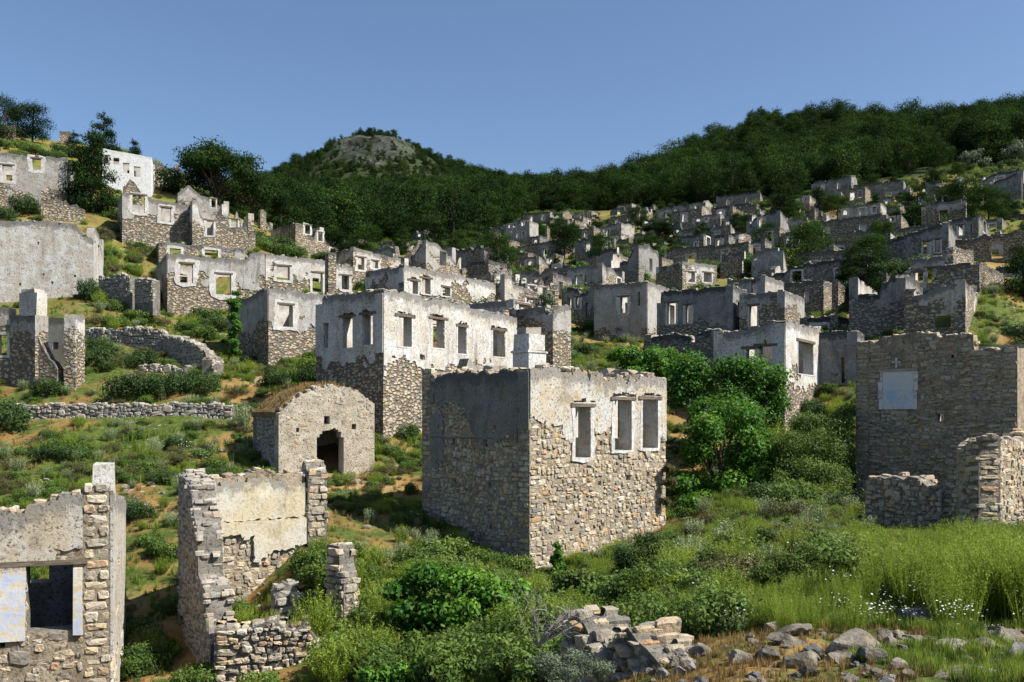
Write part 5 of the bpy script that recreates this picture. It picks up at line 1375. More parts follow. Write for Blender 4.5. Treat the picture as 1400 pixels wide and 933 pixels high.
def bush_clumps(rs, w=1.0, h=.8, n=9):
    o = [(0, 0, h * .45, w * .55, w * .55, h * .42)]
    for i in range(n):
        a = rs.uniform(0, 6.28); q = rs.uniform(.35, .72) * w
        z = h * rs.uniform(.22, .72) * (1.15 - .4 * q / w)
        r = rs.uniform(.2, .38)
        o.append((math.cos(a) * q, math.sin(a) * q, z, r * w, r * w, r * h * .9))
    return o

def tube(path, r0, r1, sides=6):
    V = []; Fc = []
    n = len(path)
    for i, p in enumerate(path):
        p = Vector(p); q = Vector(path[min(i + 1, n - 1)]) - Vector(path[max(i - 1, 0)])
        q = q.normalized() if q.length > 1e-6 else Vector((0, 0, 1))
        a = q.orthogonal().normalized(); b = q.cross(a)
        r = r0 + (r1 - r0) * i / (n - 1)
        for j in range(sides):
            t = 2 * math.pi * j / sides
            V.append(tuple(p + a * math.cos(t) * r + b * math.sin(t) * r))
    for i in range(n - 1):
        for j in range(sides):
            k = (j + 1) % sides
            Fc.append([i * sides + j, i * sides + k, (i + 1) * sides + k, (i + 1) * sides + j])
    return V, Fc
def merge(parts):
    V = []; Fc = []
    for v, f in parts:
        b = len(V); V += v; Fc += [[i + b for i in q] for q in f]
    return V, Fc

def plume_mesh(name, mat, seed, stems=90, per=14, spread=.45, lf=.035, asp=.22, thick=.006, headlight=.25):
    """upright many-stemmed herb: stems fan out from the root, narrow leaves all along; unit height"""
    rs = np.random.RandomState(seed)
    C = []; N = []; tone = []; V = []; Fc = []
    for i in range(stems):
        a = rs.uniform(0, 6.283); q = spread * math.sqrt(rs.random()); h = rs.uniform(.55, 1.0) * (1 - .35 * q)
        root = np.array([math.cos(a) * q * .35, math.sin(a) * q * .35, 0]); tip = np.array([math.cos(a) * q, math.sin(a) * q, h])
        tb = rs.uniform(-.15, .15)
        for j in range(per):
            f = .18 + .82 * (j + rs.random()) / per
            p = root + (tip - root) * f; p[2] = h * f ** .85
            C.append(p + rs.normal(size=3) * .018); N.append(rs.normal(size=3) + np.array([math.cos(a), math.sin(a), .5]) * .5); tone.append(np.clip(.15 + .6 * f + tb + rs.normal() * .12, 0, 1))
        b = len(V)
        m = (root + tip) / 2; m[2] = h * .55
        side = np.array([-math.sin(a), math.cos(a), 0]) * thick
        V += [tuple(root - side), tuple(root + side), tuple(m + side), tuple(m - side), tuple(tip)]
        Fc += [[b, b + 1, b + 2, b + 3], [b + 3, b + 2, b + 4]]
    C = np.array(C); N = np.array(N)
    LV, LF = leaves(C, N, lf, asp, rs)
    k = len(V)
    allV = np.concatenate([np.array(V), LV]); allF = Fc + [[int(x) + k for x in q] for q in LF]
    return np_mesh(name, allV, allF, [mat], {'rnd': np.concatenate([np.full(k, .45), np.repeat(np.array(tone), 4)])})

def tuft_mesh(name, mat, seed, blades=26, spread=.5, wd=.02):
    rs = np.random.RandomState(seed)
    V = []; Fc = []; R = []
    for i in range(blades):
        a = rs.uniform(0, 6.283); q = spread * rs.random(); h = rs.uniform(.45, 1.0)
        r0 = np.array([math.cos(a) * q * .4, math.sin(a) * q * .4, 0]) + rs.normal(size=3) * [.08, .08, 0]
        tip = np.array([math.cos(a) * q, math.sin(a) * q, h]) + rs.normal(size=3) * [.06, .06, 0]
        m = (r0 + tip) / 2; m[2] = h * .62
        sd = np.array([-math.sin(a + .6), math.cos(a + .6), 0]) * wd * rs.uniform(.6, 1.4)
        b = len(V); V += [r0 - sd, r0 + sd, m + sd * .8, m - sd * .8, tip]
        Fc += [[b, b + 1, b + 2, b + 3], [b + 3, b + 2, b + 4]]
        t = rs.random(); R += [t * .6, t * .6, t * .8, t * .8, min(1, t + .2)]
    return np_mesh(name, np.array(V), Fc, [mat], {'rnd': R})

def pine_parts(seed, kind='cone', n=2600, size=.032, mat=None):
    """unit-height Aleppo pine: returns trunk mesh and crown mesh"""
    rs = random.Random(seed)
    parts = []; cl = []
    lean = rs.uniform(-.05, .05)
    parts.append(tube([(0, 0, -.06), (lean * .3, 0, .3), (lean * .7, lean * .3, .6), (lean, lean * .4, .93)], .024, .005, 7))
    if kind == 'cone':
        lv = 8
        for i in range(lv):
            z = .10 + .84 * i / lv
            R = .34 * (1 - (z - .1) ** 1.5 * .95) * rs.uniform(.75, 1.15)
            for k in range(max(2, int(6 - i * .4))):
                a = rs.uniform(0, 6.28); q = R * rs.uniform(.45, .9)
                c = (math.cos(a) * q + lean * z, math.sin(a) * q, z + rs.uniform(-.02, .06))
                r = rs.uniform(.10, .16) * (1.15 - .55 * z)
                cl.append((*c, r * 1.25, r * 1.25, r * .62))
                parts.append(tube([(lean * z, 0, z - .05), ((c[0] + lean * z) / 2, c[1] / 2, z - .03), c], .006, .002, 4))
        cl.append((lean, 0, .95, .045, .045, .06))
    elif kind == 'round':
        for i in range(34):
            a = rs.uniform(0, 6.28); z = rs.uniform(.18, .92); e = math.sqrt(max(.05, 1 - ((z - .5) / .48) ** 2))
            q = .40 * e * rs.uniform(.3, .95)
            r = rs.uniform(.11, .18)
            c = (math.cos(a) * q, math.sin(a) * q, z)
            cl.append((*c, r * 1.2, r * 1.2, r * .8))
            if i < 12: parts.append(tube([(lean * z, 0, z * .6), (c[0] * .5, c[1] * .5, z * .85), c], .009, .002, 4))
    else:  # umbrella
        for i in range(22):
            a = rs.uniform(0, 6.28); q = .62 * math.sqrt(rs.random()); z = .90 - .42 * (q / .62) ** 2 + rs.uniform(-.12, .03)
            r = rs.uniform(.12, .19)
            c = (math.cos(a) * q, math.sin(a) * q, z)
            cl.append((*c, r * 1.3, r * 1.3, r * .7))
            parts.append(tube([(lean * .4, 0, .38 + rs.uniform(-.1, .1)), (c[0] * .55, c[1] * .55, z * .8), c], .012, .003, 5))
    V, Fc = merge(parts)
    tm = np_mesh('trunk', V, Fc, [M_BARK], smooth=True)
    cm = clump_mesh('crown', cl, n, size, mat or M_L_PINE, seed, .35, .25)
    return tm, cm

def tree_thing(name, label, pos, height, tm, cm, rz=0, group=None, width=1.0):
    o = link(name, None, None, pos, rz); o.scale = (height * width, height * width, height); o.empty_display_size = .3
    tag(o, label, 'tree', group)
    link('trunk', tm, o); link('crown', cm, o)
    return o

RS = random.Random(99)
# --- trees one can tell apart: (name, label, column, base row, distance, height in rows, kind, width, light)
PINES = {}
def pine_of(kind, light, i):
    k = (kind, light, i)
    if k not in PINES: PINES[k] = pine_parts(500 + i * 13 + (7 if light else 0) + len(kind), kind, 12000 if kind != 'umbrella' else 22000, .016 if kind != 'umbrella' else .018, M_L_PINEL if light else M_L_PINE)
    return PINES[k]
TREES = [
 ('pine_tree', 'round dark pine at the top left corner of the picture', 4, 196, 112, 66, 'round', 1.0, 0),
 ('pine_tree', 'wide dark pine leaning on the skyline, second from the top left corner', 44, 197, 116, 56, 'round', 1.15, 0),
 ('pine_tree', 'large black-green pine standing before the bright whitewashed house', 124, 292, 82, 128, 'cone', .80, 0),
 ('pine_tree', 'pointed dark pine on the skyline behind the bright whitewashed house', 142, 222, 108, 72, 'cone', .95, 0),
 ('pine_tree', 'small dark pine on the skyline just right of the pointed pine', 182, 228, 112, 40, 'cone', 1.05, 0),
 ('pine_tree', 'small dark pine on the skyline between the large pine and the wide leaning pine', 100, 210, 112, 34, 'cone', 1.1, 0),
 ('umbrella_pine', 'broad umbrella-crowned pine above the gabled house', 296, 306, 108, 112, 'umbrella', .95, 0),
 ('umbrella_pine', 'lower dark pine crown right of the broad umbrella pine', 345, 310, 122, 84, 'umbrella', .8, 0),
 ('pine_tree', 'green cone-shaped pine on the upper right slope, left of a pair', 1255, 308, 125, 62, 'cone', 1.1, 1),
 ('pine_tree', 'green round pine on the upper right slope, right of a pair', 1308, 312, 118, 66, 'round', 1.1, 1),
 ('pine_tree', 'bright green pine in the middle of the right slope', 1166, 394, 76, 64, 'cone', 1.0, 1),
 ('pine_tree', 'tall leafy pine beside the tower wall on the right slope', 1104, 390, 88, 92, 'round', .85, 1),
 ('pine_tree', 'small green pine behind the big dark-fronted house', 1206, 338, 100, 38, 'round', 1.15, 1),
 ('pine_tree', 'dark tree at the right picture edge above the jagged garden', 1400, 425, 57, 95, 'round', .8, 0),
 ('pine_tree', 'dark pine hiding the house under the forest, right', 1072, 300, 150, 48, 'round', 1.3, 0),
 ('pine_tree', 'bright pine in front of the far pine-side house', 628, 352, 132, 40, 'cone', 1.3, 1),
 ('pine_tree', 'dark round pine right of the bright far pine', 664, 366, 122, 40, 'round', 1.15, 0),
 ('pine_tree', 'dark pine in the middle of the far slope right of the two-storey house', 772, 352, 140, 58, 'round', .85, 0),
 ('pine_tree', 'dark flat pine on the far slope under the lone gable', 902, 335, 150, 34, 'umbrella', 1.3, 0),
 ('pine_tree', 'small cone pine beside the far twin-window house', 726, 394, 100, 36, 'cone', 1.1, 1),
 ('pine_tree', 'pine at the forest edge beside the lone gable', 902, 308, 208, 36, 'cone', 1.0, 1),
 ('pine_tree', 'dark green tree under the dark two-window house, right slope', 1205, 352, 90, 30, 'round', 1.2, 0),
]
for i, (nm, lb, px, py, Y, hp, kd, wd, lt) in enumerate(TREES):
    p = P(px, py, Y); g = gz(p.x, p.y)
    top = EYE + (HZ - (py - hp)) / F * Y
    z = min(p.z, g)
    tm, cm = pine_of(kd, lt, i % 3)
    hgt = max(2.0, top - z)
    tree_thing(nm, lb, (p.x, p.y, z - .1), hgt, tm, cm, RS.uniform(0, 6), 'pines standing among the houses', wd * (hp / F * Y) / hgt)

# smaller pines dotted over the far slopes
SP = [(470, 352, 115), (500, 350, 122), (548, 350, 128), (590, 352, 122), (640, 345, 140), (690, 352, 130), (700, 318, 190), (735, 318, 185), (758, 318, 190), (778, 330, 165), (816, 322, 190), (820, 362, 128), (760, 372, 120),
      (872, 318, 200), (915, 318, 180), (935, 305, 205), (960, 330, 135), (1012, 322, 140), (1040, 308, 160), (1048, 345, 120), (1085, 315, 145), (1120, 300, 160), (1130, 352, 108), (1145, 308, 150), (1195, 300, 150), (1226, 312, 128),
      (1230, 290, 158), (1285, 290, 150), (1335, 285, 148), (1352, 318, 110), (1380, 308, 112), (890, 352, 132), (925, 365, 118), (1030, 395, 88), (1090, 405, 80), (1190, 388, 78), (1185, 420, 64), (680, 392, 100), (625, 372, 110), (1275, 262, 178), (1225, 262, 185), (1310, 248, 188)]
for i, (px, py, Y) in enumerate(SP):
    p = P(px, py, Y); g = gz(p.x, p.y); hg = RS.uniform(3.0, 5.6)
    tm, cm = pine_of(('cone', 'round')[i % 2], i % 3 != 0, i % 3)
    tree_thing('small_pine', '%s %s pine dotted among the far ruins, %s' % (('small', 'taller')[hg > 4.3], ('dark', 'green', 'green')[i % 3], 'left of centre' if px < 650 else 'centre' if px < 900 else 'right of centre' if px < 1150 else 'far right'),
               (p.x, p.y, g - .15), hg, tm, cm, RS.uniform(0, 6), 'small pines dotted among the far ruins', 1.15)

# --- broad-leaved trees and large shrubs built clump by clump
def leafy(name, label, cat, px, py, Y, clumps, n, leaf, mat, seed, trunk=True, asp=.62, shell=.5, group=None):
    """clumps in photo pixels relative to the root: (column, row, radius, depth offset in metres)"""
    base = P(px, py, Y)
    o = link(name, None, None, base); o.empty_display_size = .3
    tag(o, label, cat, group)
    k = Y / F
    cl = []; parts = []
    rs = random.Random(seed)
    for (cx, cy, r, dy) in clumps:
        s_ = (Y + dy) / F
        c = P(cx, cy, Y + dy) - base
        for j in range(4):
            q = Vector((rs.gauss(0, 1), rs.gauss(0, 1), rs.gauss(0, .7))).normalized() * r * s_ * .5
            rr_ = r * s_ * rs.uniform(.45, .7)
            cl.append((c.x + q.x, c.y + q.y, c.z + q.z, rr_, rr_, rr_ * .8))
        if trunk:
            m = Vector((c.x * .35, c.y * .35, c.z * .45 + rs.uniform(-.1, .1)))
            parts.append(tube([(0, 0, -.3), tuple(m * .5), tuple(m), tuple(c * .8), tuple(c)], .09, .015, 6))
    link('crown', clump_mesh('crown', cl, n, leaf, mat, seed, asp, shell), o)
    if parts:
        V, Fc = merge(parts)
        link('trunk', np_mesh('trunk', V, Fc, [M_BARK], smooth=True), o)
    return o
leafy('fig_tree', 'large spreading fig tree between the tall square house and the pale corner house', 'tree', 985, 700, 37.5,
  [(960, 505, 36, 3), (1000, 500, 34, 3), (1035, 520, 36, 3), (1050, 555, 34, 2.5), (985, 545, 40, 2), (945, 540, 30, 2.5), (1040, 590, 30, 2), (960, 575, 30, 1), (930, 515, 30, 3), (1060, 525, 26, 3), (1005, 560, 34, 0)], 20000, .075, M_L_FIG, 11)
leafy('fig_tree', 'lower bright fig tree crown in front of the large spreading fig', 'tree', 1000, 705, 35.5,
  [(975, 590, 34, 0), (1010, 585, 36, 0), (1040, 610, 32, 0), (960, 625, 32, 0), (1000, 630, 40, 0), (985, 665, 34, -.3), (948, 660, 26, 0), (1030, 650, 24, 0), (960, 695, 28, -.5), (1000, 690, 26, -.5), (945, 600, 22, 0), (1055, 635, 26, 0)], 19000, .07, M_L_FIG, 12)
leafy('fig_bush', 'low fig foliage hanging over the wall right of the tall house', 'shrub', 955, 725, 33.8, [(945, 690, 24, 0), (958, 715, 22, 0), (940, 735, 22, -.4), (930, 665, 16, .3)], 5000, .065, M_L_FIG, 13, False)
leafy('ivy_bank', 'dark ivy thicket behind the tall square house, left of the fig', 'shrub', 890, 520, 50, [(860, 490, 22, 0), (890, 492, 24, 0), (915, 502, 26, 0), (845, 485, 16, 1), (935, 500, 22, 0), (905, 485, 22, 1), (870, 505, 20, -.5)], 9500, .085, M_L_FIG, 14, False)
leafy('green_mound', 'big feathery green mound filling the yard left of the dark stone house', 'shrub', 1110, 690, 34, [(1085, 640, 32, 0), (1120, 610, 34, .5), (1145, 585, 28, 1), (1150, 630, 34, 0), (1110, 660, 34, -.5), (1065, 665, 24, -.5), (1160, 560, 18, 1.5), (1155, 665, 24, -.5), (1075, 610, 26, 1), (1100, 580, 22, 1.5), (1130, 650, 34, -.8)], 22000, .05, M_L_MID, 15, False, .4)
leafy('olive_tree', 'grey-green olive tree beside the low ruin right of the long house', 'tree', 742, 450, 60, [(745, 415, 16, 0), (738, 430, 14, 0), (755, 425, 14, .5), (748, 405, 11, 0)], 4200, .06, M_L_OLIVE, 16)
leafy('olive_tree', 'silver olive at the forest edge, upper right, left of two', 'tree', 1330, 236, 205, [(1322, 218, 11, 0), (1336, 212, 12, 0), (1345, 222, 9, 0)], 1600, .2, M_L_OLIVE, 17)
leafy('olive_tree', 'silver olive at the forest edge by the right picture edge', 'tree', 1386, 226, 200, [(1380, 205, 12, 0), (1393, 203, 13, 0), (1400, 212, 11, 0)], 1600, .2, M_L_OLIVE, 18)
leafy('leafy_tree', 'bright leafy bush on the terrace above the square grey house', 'shrub', 862, 392, 96, [(845, 382, 10, 0), (862, 376, 12, 0), (880, 380, 11, 0)], 3600, .10, M_L_FIG, 19, False)
leafy('leafy_tree', 'leafy green bush behind the sunlit white two-window front', 'shrub', 1005, 378, 98, [(985, 368, 9, 0), (1002, 360, 11, 0), (1020, 362, 11, 0), (1028, 372, 8, 0)], 3600, .10, M_L_FIG, 20, False)
leafy('leafy_tree', 'bright green bush below the two-storey grey house', 'shrub', 740, 350, 150, [(732, 343, 8, 0), (748, 340, 9, 0), (760, 343, 8, 0)], 2400, .16, M_L_FIG, 21, False)
leafy('leafy_tree', 'green bush beside the green-window house', 'shrub', 790, 385, 104, [(783, 372, 9, 0), (795, 366, 9, 0), (800, 378, 9, 0)], 2600, .11, M_L_FIG, 22, False)
leafy('wall_creeper', 'dark creeper hanging on the shaded house side, left', 'creeper', 322, 470, 53, [(322, 402, 7, 0), (320, 412, 9, 0), (324, 422, 10, 0), (319, 432, 10, 0), (323, 444, 10, 0), (318, 456, 9, 0), (321, 468, 8, 0), (320, 480, 9, 0)], 4200, .07, M_L_FIG, 23, False)
leafy('wall_creeper', 'dry brown creeper hanging from the wall stub beside the tall square house', 'creeper', 917, 690, 32.4, [(912, 640, 10, 0), (916, 660, 10, 0), (910, 685, 8, 0)], 2600, .045, M_L_BROWN, 24, False, .3)
leafy('wall_creeper', 'green creeper climbing the foot of the tall square house', 'creeper', 765, 795, 27.6, [(763, 745, 6, 0), (765, 756, 8, 0), (761, 766, 10, 0), (766, 776, 12, -.1), (760, 786, 13, -.1), (774, 786, 10, -.2), (752, 790, 10, -.2)], 4200, .05, M_L_FIG, 25, False)
# shrubs of the foreground hollow
leafy('round_shrub', 'big round dark green shrub at the foot of the tall square house', 'shrub', 885, 800, 22, [(860, 760, 24, 0), (885, 748, 26, 0), (912, 768, 24, 0), (880, 780, 26, -.3), (850, 780, 18, 0)], 11000, .032, M_L_DARK, 26, False, .4)
leafy('round_shrub', 'low round blue-green shrub in the middle of the right bank', 'shrub', 1085, 818, 13.5, [(1045, 785, 26, 0), (1075, 768, 30, 0), (1110, 765, 30, 0), (1135, 785, 24, 0), (1090, 795, 30, -.2)], 14000, .022, M_L_MID, 27, False, .38)
leafy('fig_shrub', 'spreading fig shrub in the hollow below the tall square house, left part', 'shrub', 570, 880, 19, [(545, 810, 28, 0), (580, 800, 30, 0), (560, 850, 32, -.5), (600, 840, 30, -.5), (530, 850, 24, 0)], 8000, .055, M_L_FIG, 28)
leafy('fig_shrub', 'spreading fig shrub in the hollow below the tall square house, right part', 'shrub', 660, 890, 17.5, [(630, 800, 30, 1), (665, 805, 32, .5), (700, 815, 30, .5), (640, 850, 34, 0), (685, 850, 32, 0), (715, 840, 24, 0)], 10000, .05, M_L_FIG, 29)
leafy('leafy_shrub', 'leafy green shrub below the sunlit corner of the tall square house', 'shrub', 800, 840, 19, [(780, 800, 22, 0), (810, 795, 22, 0), (835, 805, 22, 0), (800, 820, 24, -.4)], 8000, .042, M_L_MID, 30, False)
leafy('leafy_shrub', 'yellow-green bushy shrub right of the tumbled dry wall', 'shrub', 925, 850, 14, [(900, 815, 20, 0), (930, 805, 24, 0), (955, 815, 22, 0), (920, 835, 22, -.3)], 9000, .028, M_L_LIME, 31, False, .4)
leafy('leafy_shrub', 'bright low greenery at the bottom edge, left of the dead twigs', 'shrub', 560, 950, 14, [(500, 930, 24, 0), (540, 925, 24, 0), (580, 915, 24, 0), (620, 925, 26, 0), (660, 930, 24, 0)], 9000, .035, M_L_FIG, 32, False)
leafy('thorn_bush', 'grey thorn bush at the bottom edge before the tumbled dry wall', 'shrub', 780, 945, 8.6, [(755, 905, 28, 0), (790, 900, 30, 0), (815, 915, 24, 0), (770, 930, 30, -.2)], 8000, .013, M_L_OLIVE, 33, False, .3, .2)
# dead branches
o, p = frame('dead_shrub', 'bleached leafless twigs of a dead shrub beside the tumbled dry wall', 'shrub', 735, 930, 9.5)
parts = []
rs = random.Random(3)
for i in range(15):
    a = rs.uniform(-2.4, .7); L = rs.uniform(.35, .85)
    d = Vector((math.cos(a) * .9, rs.uniform(-.4, .4), abs(math.sin(a)) * .6 + rs.uniform(.1, .7))).normalized() * L
    m = d * .5 + Vector((rs.uniform(-.06, .06), 0, rs.uniform(-.05, .08)))
    parts.append(tube([(0, 0, 0), tuple(m), tuple(d)], .011, .003, 4))
    for k in range(4):
        f = rs.uniform(.35, .95); q = d * f; e = Vector((rs.uniform(-1, 1), rs.uniform(-1, 1), rs.uniform(-.2, 1))).normalized() * rs.uniform(.1, .3)
        parts.append(tube([tuple(q), tuple(q + e * .5 + Vector((0, 0, .02))), tuple(q + e)], .005, .0015, 3))
V, Fc = merge(parts)
link('twigs', np_mesh('twigs', V, Fc, [M_TWIG]), o, (0, 0, .35))

# --- shrubs copied from a few kinds
SHR = {}
def kinds(key, mk, n):
    SHR[key] = [mk(i) for i in range(n)]
kinds('dark', lambda i: clump_mesh('dark_shrub', bush_clumps(random.Random(60 + i), 1, .95, 10), 3200, .045, M_L_DARK, 60 + i, .45), 4)
kinds('mid', lambda i: clump_mesh('green_shrub', bush_clumps(random.Random(70 + i), 1, .8, 10), 2600, .05, M_L_MID, 70 + i, .5), 3)
kinds('brown', lambda i: clump_mesh('brown_shrub', bush_clumps(random.Random(80 + i), 1, .7, 9), 2200, .045, M_L_BROWN, 80 + i, .3), 2)
kinds('lime', lambda i: plume_mesh('spurge', M_L_LIME, 90 + i, 130, 20, .6, .032, .22), 3)
kinds('sage', lambda i: plume_mesh('sage_tuft', M_L_SAGE, 95 + i, 90, 14, .5, .05, .2), 3)
def shrub(kind, px, py, hp, label, group, wd=1.0, name=None):
    p = at_pixel(px, py)
    h = hp / F * p.y
    me = RS.choice(SHR[kind])
    o = link(name or {'dark': 'dark_shrub', 'mid': 'green_shrub', 'brown': 'brown_shrub', 'lime': 'spurge', 'sage': 'sage_tuft'}[kind], me, None, (p.x, p.y, p.z - .06 * h), RS.uniform(0, 6.28))
    o.scale = (h * wd, h * wd, h)
    tag(o, label, 'shrub' if kind not in ('lime', 'sage') else 'plant', group)
    return o
NAMED = [
 ('dark', 140, 500, 34, 1.0, 'dark shrub right of the bare white jamb'), ('dark', 175, 541, 40, .95, 'large dark shrub in the row above the long terrace wall, left end'), ('dark', 215, 541, 38, .9, 'dark shrub in the row above the long terrace wall, second from left'),
 ('dark', 245, 540, 38, .85, 'dark shrub in the row above the long terrace wall, third from left'), ('dark', 280, 538, 34, .8, 'dark shrub at the right end of the row above the long terrace wall'), ('dark', 195, 502, 30, .9, 'dark shrub just below the short pale terrace wall'), ('brown', 162, 500, 28, .9, 'brown shrub between two dark shrubs under the short terrace wall'),
 ('dark', 62, 540, 28, 1.0, 'round dark shrub under the grey chimney breast'), ('dark', 5, 590, 60, .8, 'tall dark shrub at the left picture edge beside the long terrace wall'), ('dark', 126, 412, 40, .55, 'upright dark bush at the corner of the big speckled wall'), ('dark', 38, 295, 34, .8, 'dark bush under the upper left terrace house'),
 ('dark', 75, 628, 26, 1.3, 'dark shrub on the earth slope under the long terrace wall'), ('dark', 105, 630, 22, 1.2, 'lower dark shrub right of the earth-slope shrub'), ('dark', 420, 525, 34, .8, 'dark bush against the shaded side of the long house'), ('dark', 555, 600, 24, 1.0, 'dark bush at the foot of the sunlit long house front'),
 ('mid', 152, 424, 20, 1.1, 'green bush on the slope right of the speckled wall, uppermost'), ('mid', 155, 448, 20, 1.1, 'green bush just above the short pale terrace wall'), ('mid', 190, 440, 24, 1.1, 'green bush below the dark side of the grey haloed house'), ('mid', 260, 455, 22, 1.2, 'green bush at the foot of the grey haloed house'), ('lime', 300, 452, 24, 1.0, 'pale green herb at the foot of the grey haloed house'),
 ('mid', 430, 780, 50, .8, 'dense green shrub on the right side of the roofless ruin'), ('mid', 512, 690, 24, 1.0, 'small green shrub beside the path below the chapel'), ('lime', 433, 880, 90, .75, 'tall yellow-green bush growing from the rubble of the roofless ruin'), ('lime', 335, 862, 36, 1.0, 'fresh green plant on the floor of the roofless ruin'), ('lime', 372, 862, 30, 1.0, 'small plant on the ruin floor beside the dark jamb'),
 ('lime', 510, 780, 46, 1.1, 'round yellow-green bush right of the lone upright stub'), ('lime', 560, 800, 40, 1.2, 'yellow-green bush between the lone stub and the tall square house'), ('sage', 590, 760, 42, .6, 'pale sage plume by the shaded wall of the tall square house'), ('sage', 332, 590, 46, .7, 'pale feathery plume at the right end of the long terrace wall'), ('sage', 470, 905, 30, .9, 'pale tuft at the bottom beside the ruin rubble'),
 ('lime', 460, 940, 46, 1.0, 'yellow-green bush at the bottom edge under the ruin rubble'), ('sage', 178, 597, 26, .7, 'pale plume before the long terrace wall'), ('sage', 270, 590, 22, .9, 'pale rounded plume at the right part of the long terrace wall'), ('sage', 135, 632, 22, .9, 'pale plume above the white chimney block'), ('sage', 290, 622, 20, .9, 'pale plume left of the chapel'), ('lime', 400, 480, 24, 1.0, 'light green herb at the base of the shaded house'),
 ('brown', 1180, 770, 30, 1.5, 'brown scrub right of the low blue-green shrub'), ('lime', 985, 835, 44, .9, 'lime herb clump left of the low blue-green shrub'), ('lime', 1105, 700, 20, 1.1, 'bright small herb before the feathery mound'), ('lime', 1170, 710, 26, 1.0, 'lime herb left of the black-shaded garden wall'), ('sage', 1165, 690, 24, .8, 'pale plume at the foot of the dark stone house'),
 ('lime', 1365, 700, 60, .9, 'tall lime plant before the jagged gable'), ('mid', 820, 520, 20, 1.0, 'green bush on the path behind the tall square house'), ('mid', 790, 495, 18, 1.0, 'green bush right of the white base block'), ('lime', 800, 520, 16, 1.2, 'small lime bush behind the sunlit wall top'),
]
for (kd, px, py, hp, wd, lb) in NAMED:
    shrub(kd, px, py, hp, lb, 'shrubs told apart by their neighbours', wd)

# scattered smaller ones on the near slopes
def blocked(x, y, pad=.3):
    for (cx, cy, ux, uy, a, b) in FOOT:
        dx, dy = x - cx, y - cy
        if abs(dx * ux + dy * uy) < a + pad and abs(-dx * uy + dy * ux) < b + pad: return True
    return False
ZONES = [  # label, pixel box, count, kinds, height in metres
 ('plant on the earth slope left of the chapel', (0, 590, 330, 760), 90, ('mid', 'sage', 'brown', 'lime', 'dark'), (.3, .85)),
 ('plant on the terraces above the long terrace wall', (0, 420, 430, 545), 75, ('mid', 'sage', 'lime', 'dark', 'brown'), (.5, 1.1)),
 ('bush on the steep grass under the hilltop houses', (125, 320, 230, 420), 40, ('mid', 'brown', 'lime'), (.7, 1.4)),
 ('plant on the path beside the chapel', (470, 620, 720, 800), 60, ('lime', 'sage', 'mid', 'lime'), (.3, .75)),
 ('plant in the foreground hollow', (430, 770, 760, 940), 90, ('lime', 'mid', 'lime', 'mid'), (.45, 1.1)),
 ('plant in the gap beside the cottage', (180, 690, 300, 930), 26, ('lime', 'mid', 'dark'), (.4, .9)),
 ('plant on the bank below the fig tree', (930, 690, 1190, 800), 80, ('lime', 'lime', 'mid', 'brown', 'sage'), (.35, .9)),
 ('plant before the tall square house', (760, 770, 1000, 870), 60, ('lime', 'mid', 'mid', 'lime'), (.35, .8)),
 ('plant on the slope behind the tall house', (770, 440, 900, 520), 30, ('mid', 'lime', 'sage'), (.5, 1.1)),
 ('bush in the yard beside the dark stone house', (1050, 560, 1180, 700), 46, ('mid', 'mid', 'lime', 'dark'), (.7, 1.5)),
]
ADJ = {'dark': 'dark green', 'mid': 'mid green leafy', 'brown': 'brownish twiggy', 'lime': 'yellow-green feathery', 'sage': 'pale silvery'}
for lb, (x0, y0, x1, y1), n, kd, (h0, h1) in ZONES:
    for i in range(n):
        px, py = RS.uniform(x0, x1), RS.uniform(y0, y1)
        p = at_pixel(px, py)
        if blocked(p.x, p.y): continue
        k = RS.choice(kd); h = RS.uniform(h0, h1)
        o = link({'dark': 'dark_shrub', 'mid': 'green_shrub', 'brown': 'brown_shrub', 'lime': 'spurge', 'sage': 'sage_tuft'}[k], RS.choice(SHR[k]), None, (p.x, p.y, p.z - .05 * h), RS.uniform(0, 6.28))
        wd = RS.uniform(.7, 1.1)
        o.scale = (h * wd, h * wd, h)
        side = ('left end', 'left part', 'middle', 'right part', 'right end')[min(4, int(5 * (px - x0) / (x1 - x0)))] + (' uphill', '')[py > (y0 + y1) / 2]
        l2 = '%s %s %s, %s' % ('tall' if h > (h0 + h1) / 2 else 'low', ADJ[k], lb, side)
        tag(o, l2, 'shrub' if k not in ('lime', 'sage') else 'plant', l2)
print('plants', round(time.time() - T0, 1))

# ------------------------------------------------------------------ rocks of the foreground
def rock_mesh(seed, flat=.65, sub=4):
    import bmesh
    bm = bmesh.new()
    bmesh.ops.create_icosphere(bm, subdivisions=sub, radius=.5)
    rs = np.random.RandomState(seed)
    Pn = np.array([v.co for v in bm.verts])
    for k in range(15):
        n = rs.normal(size=3); n /= np.linalg.norm(n)
        e = Pn @ n - rs.uniform(.20, .42)
        Pn = Pn - np.where(e > 0, e * .94, 0)[:, None] * n
    def f3(q, sc, sd): return (fbm(q[:, 0] * sc + sd, q[:, 1] * sc + q[:, 2] * sc * .7, sd, 4) + fbm(q[:, 2] * sc - sd, q[:, 0] * sc * .6 - q[:, 1] * sc, sd + 1, 4)) / 2 - .5
    r = 1 + f3(Pn, 3.5, seed) * .35 + f3(Pn, 11, seed + 4) * .13
    pit = np.clip(f3(Pn, 6, seed + 9) - .10, 0, 1)
    Pn = Pn * (r - pit * .9)[:, None]
    Pn[:, 2] *= flat
    for v, q in zip(bm.verts, Pn): v.co = q
    me = bpy.data.meshes.new('rock'); bm.to_mesh(me); bm.free()
    return me
RK = [rock_mesh(700 + i, random.uniform(.55, .85)) for i in range(12)]
for m in RK: m.materials.append(M_ROCK)
RKD = [m.copy() for m in RK[:5]]
for m in RKD: m.materials.clear(); m.materials.append(M_ROCKD)
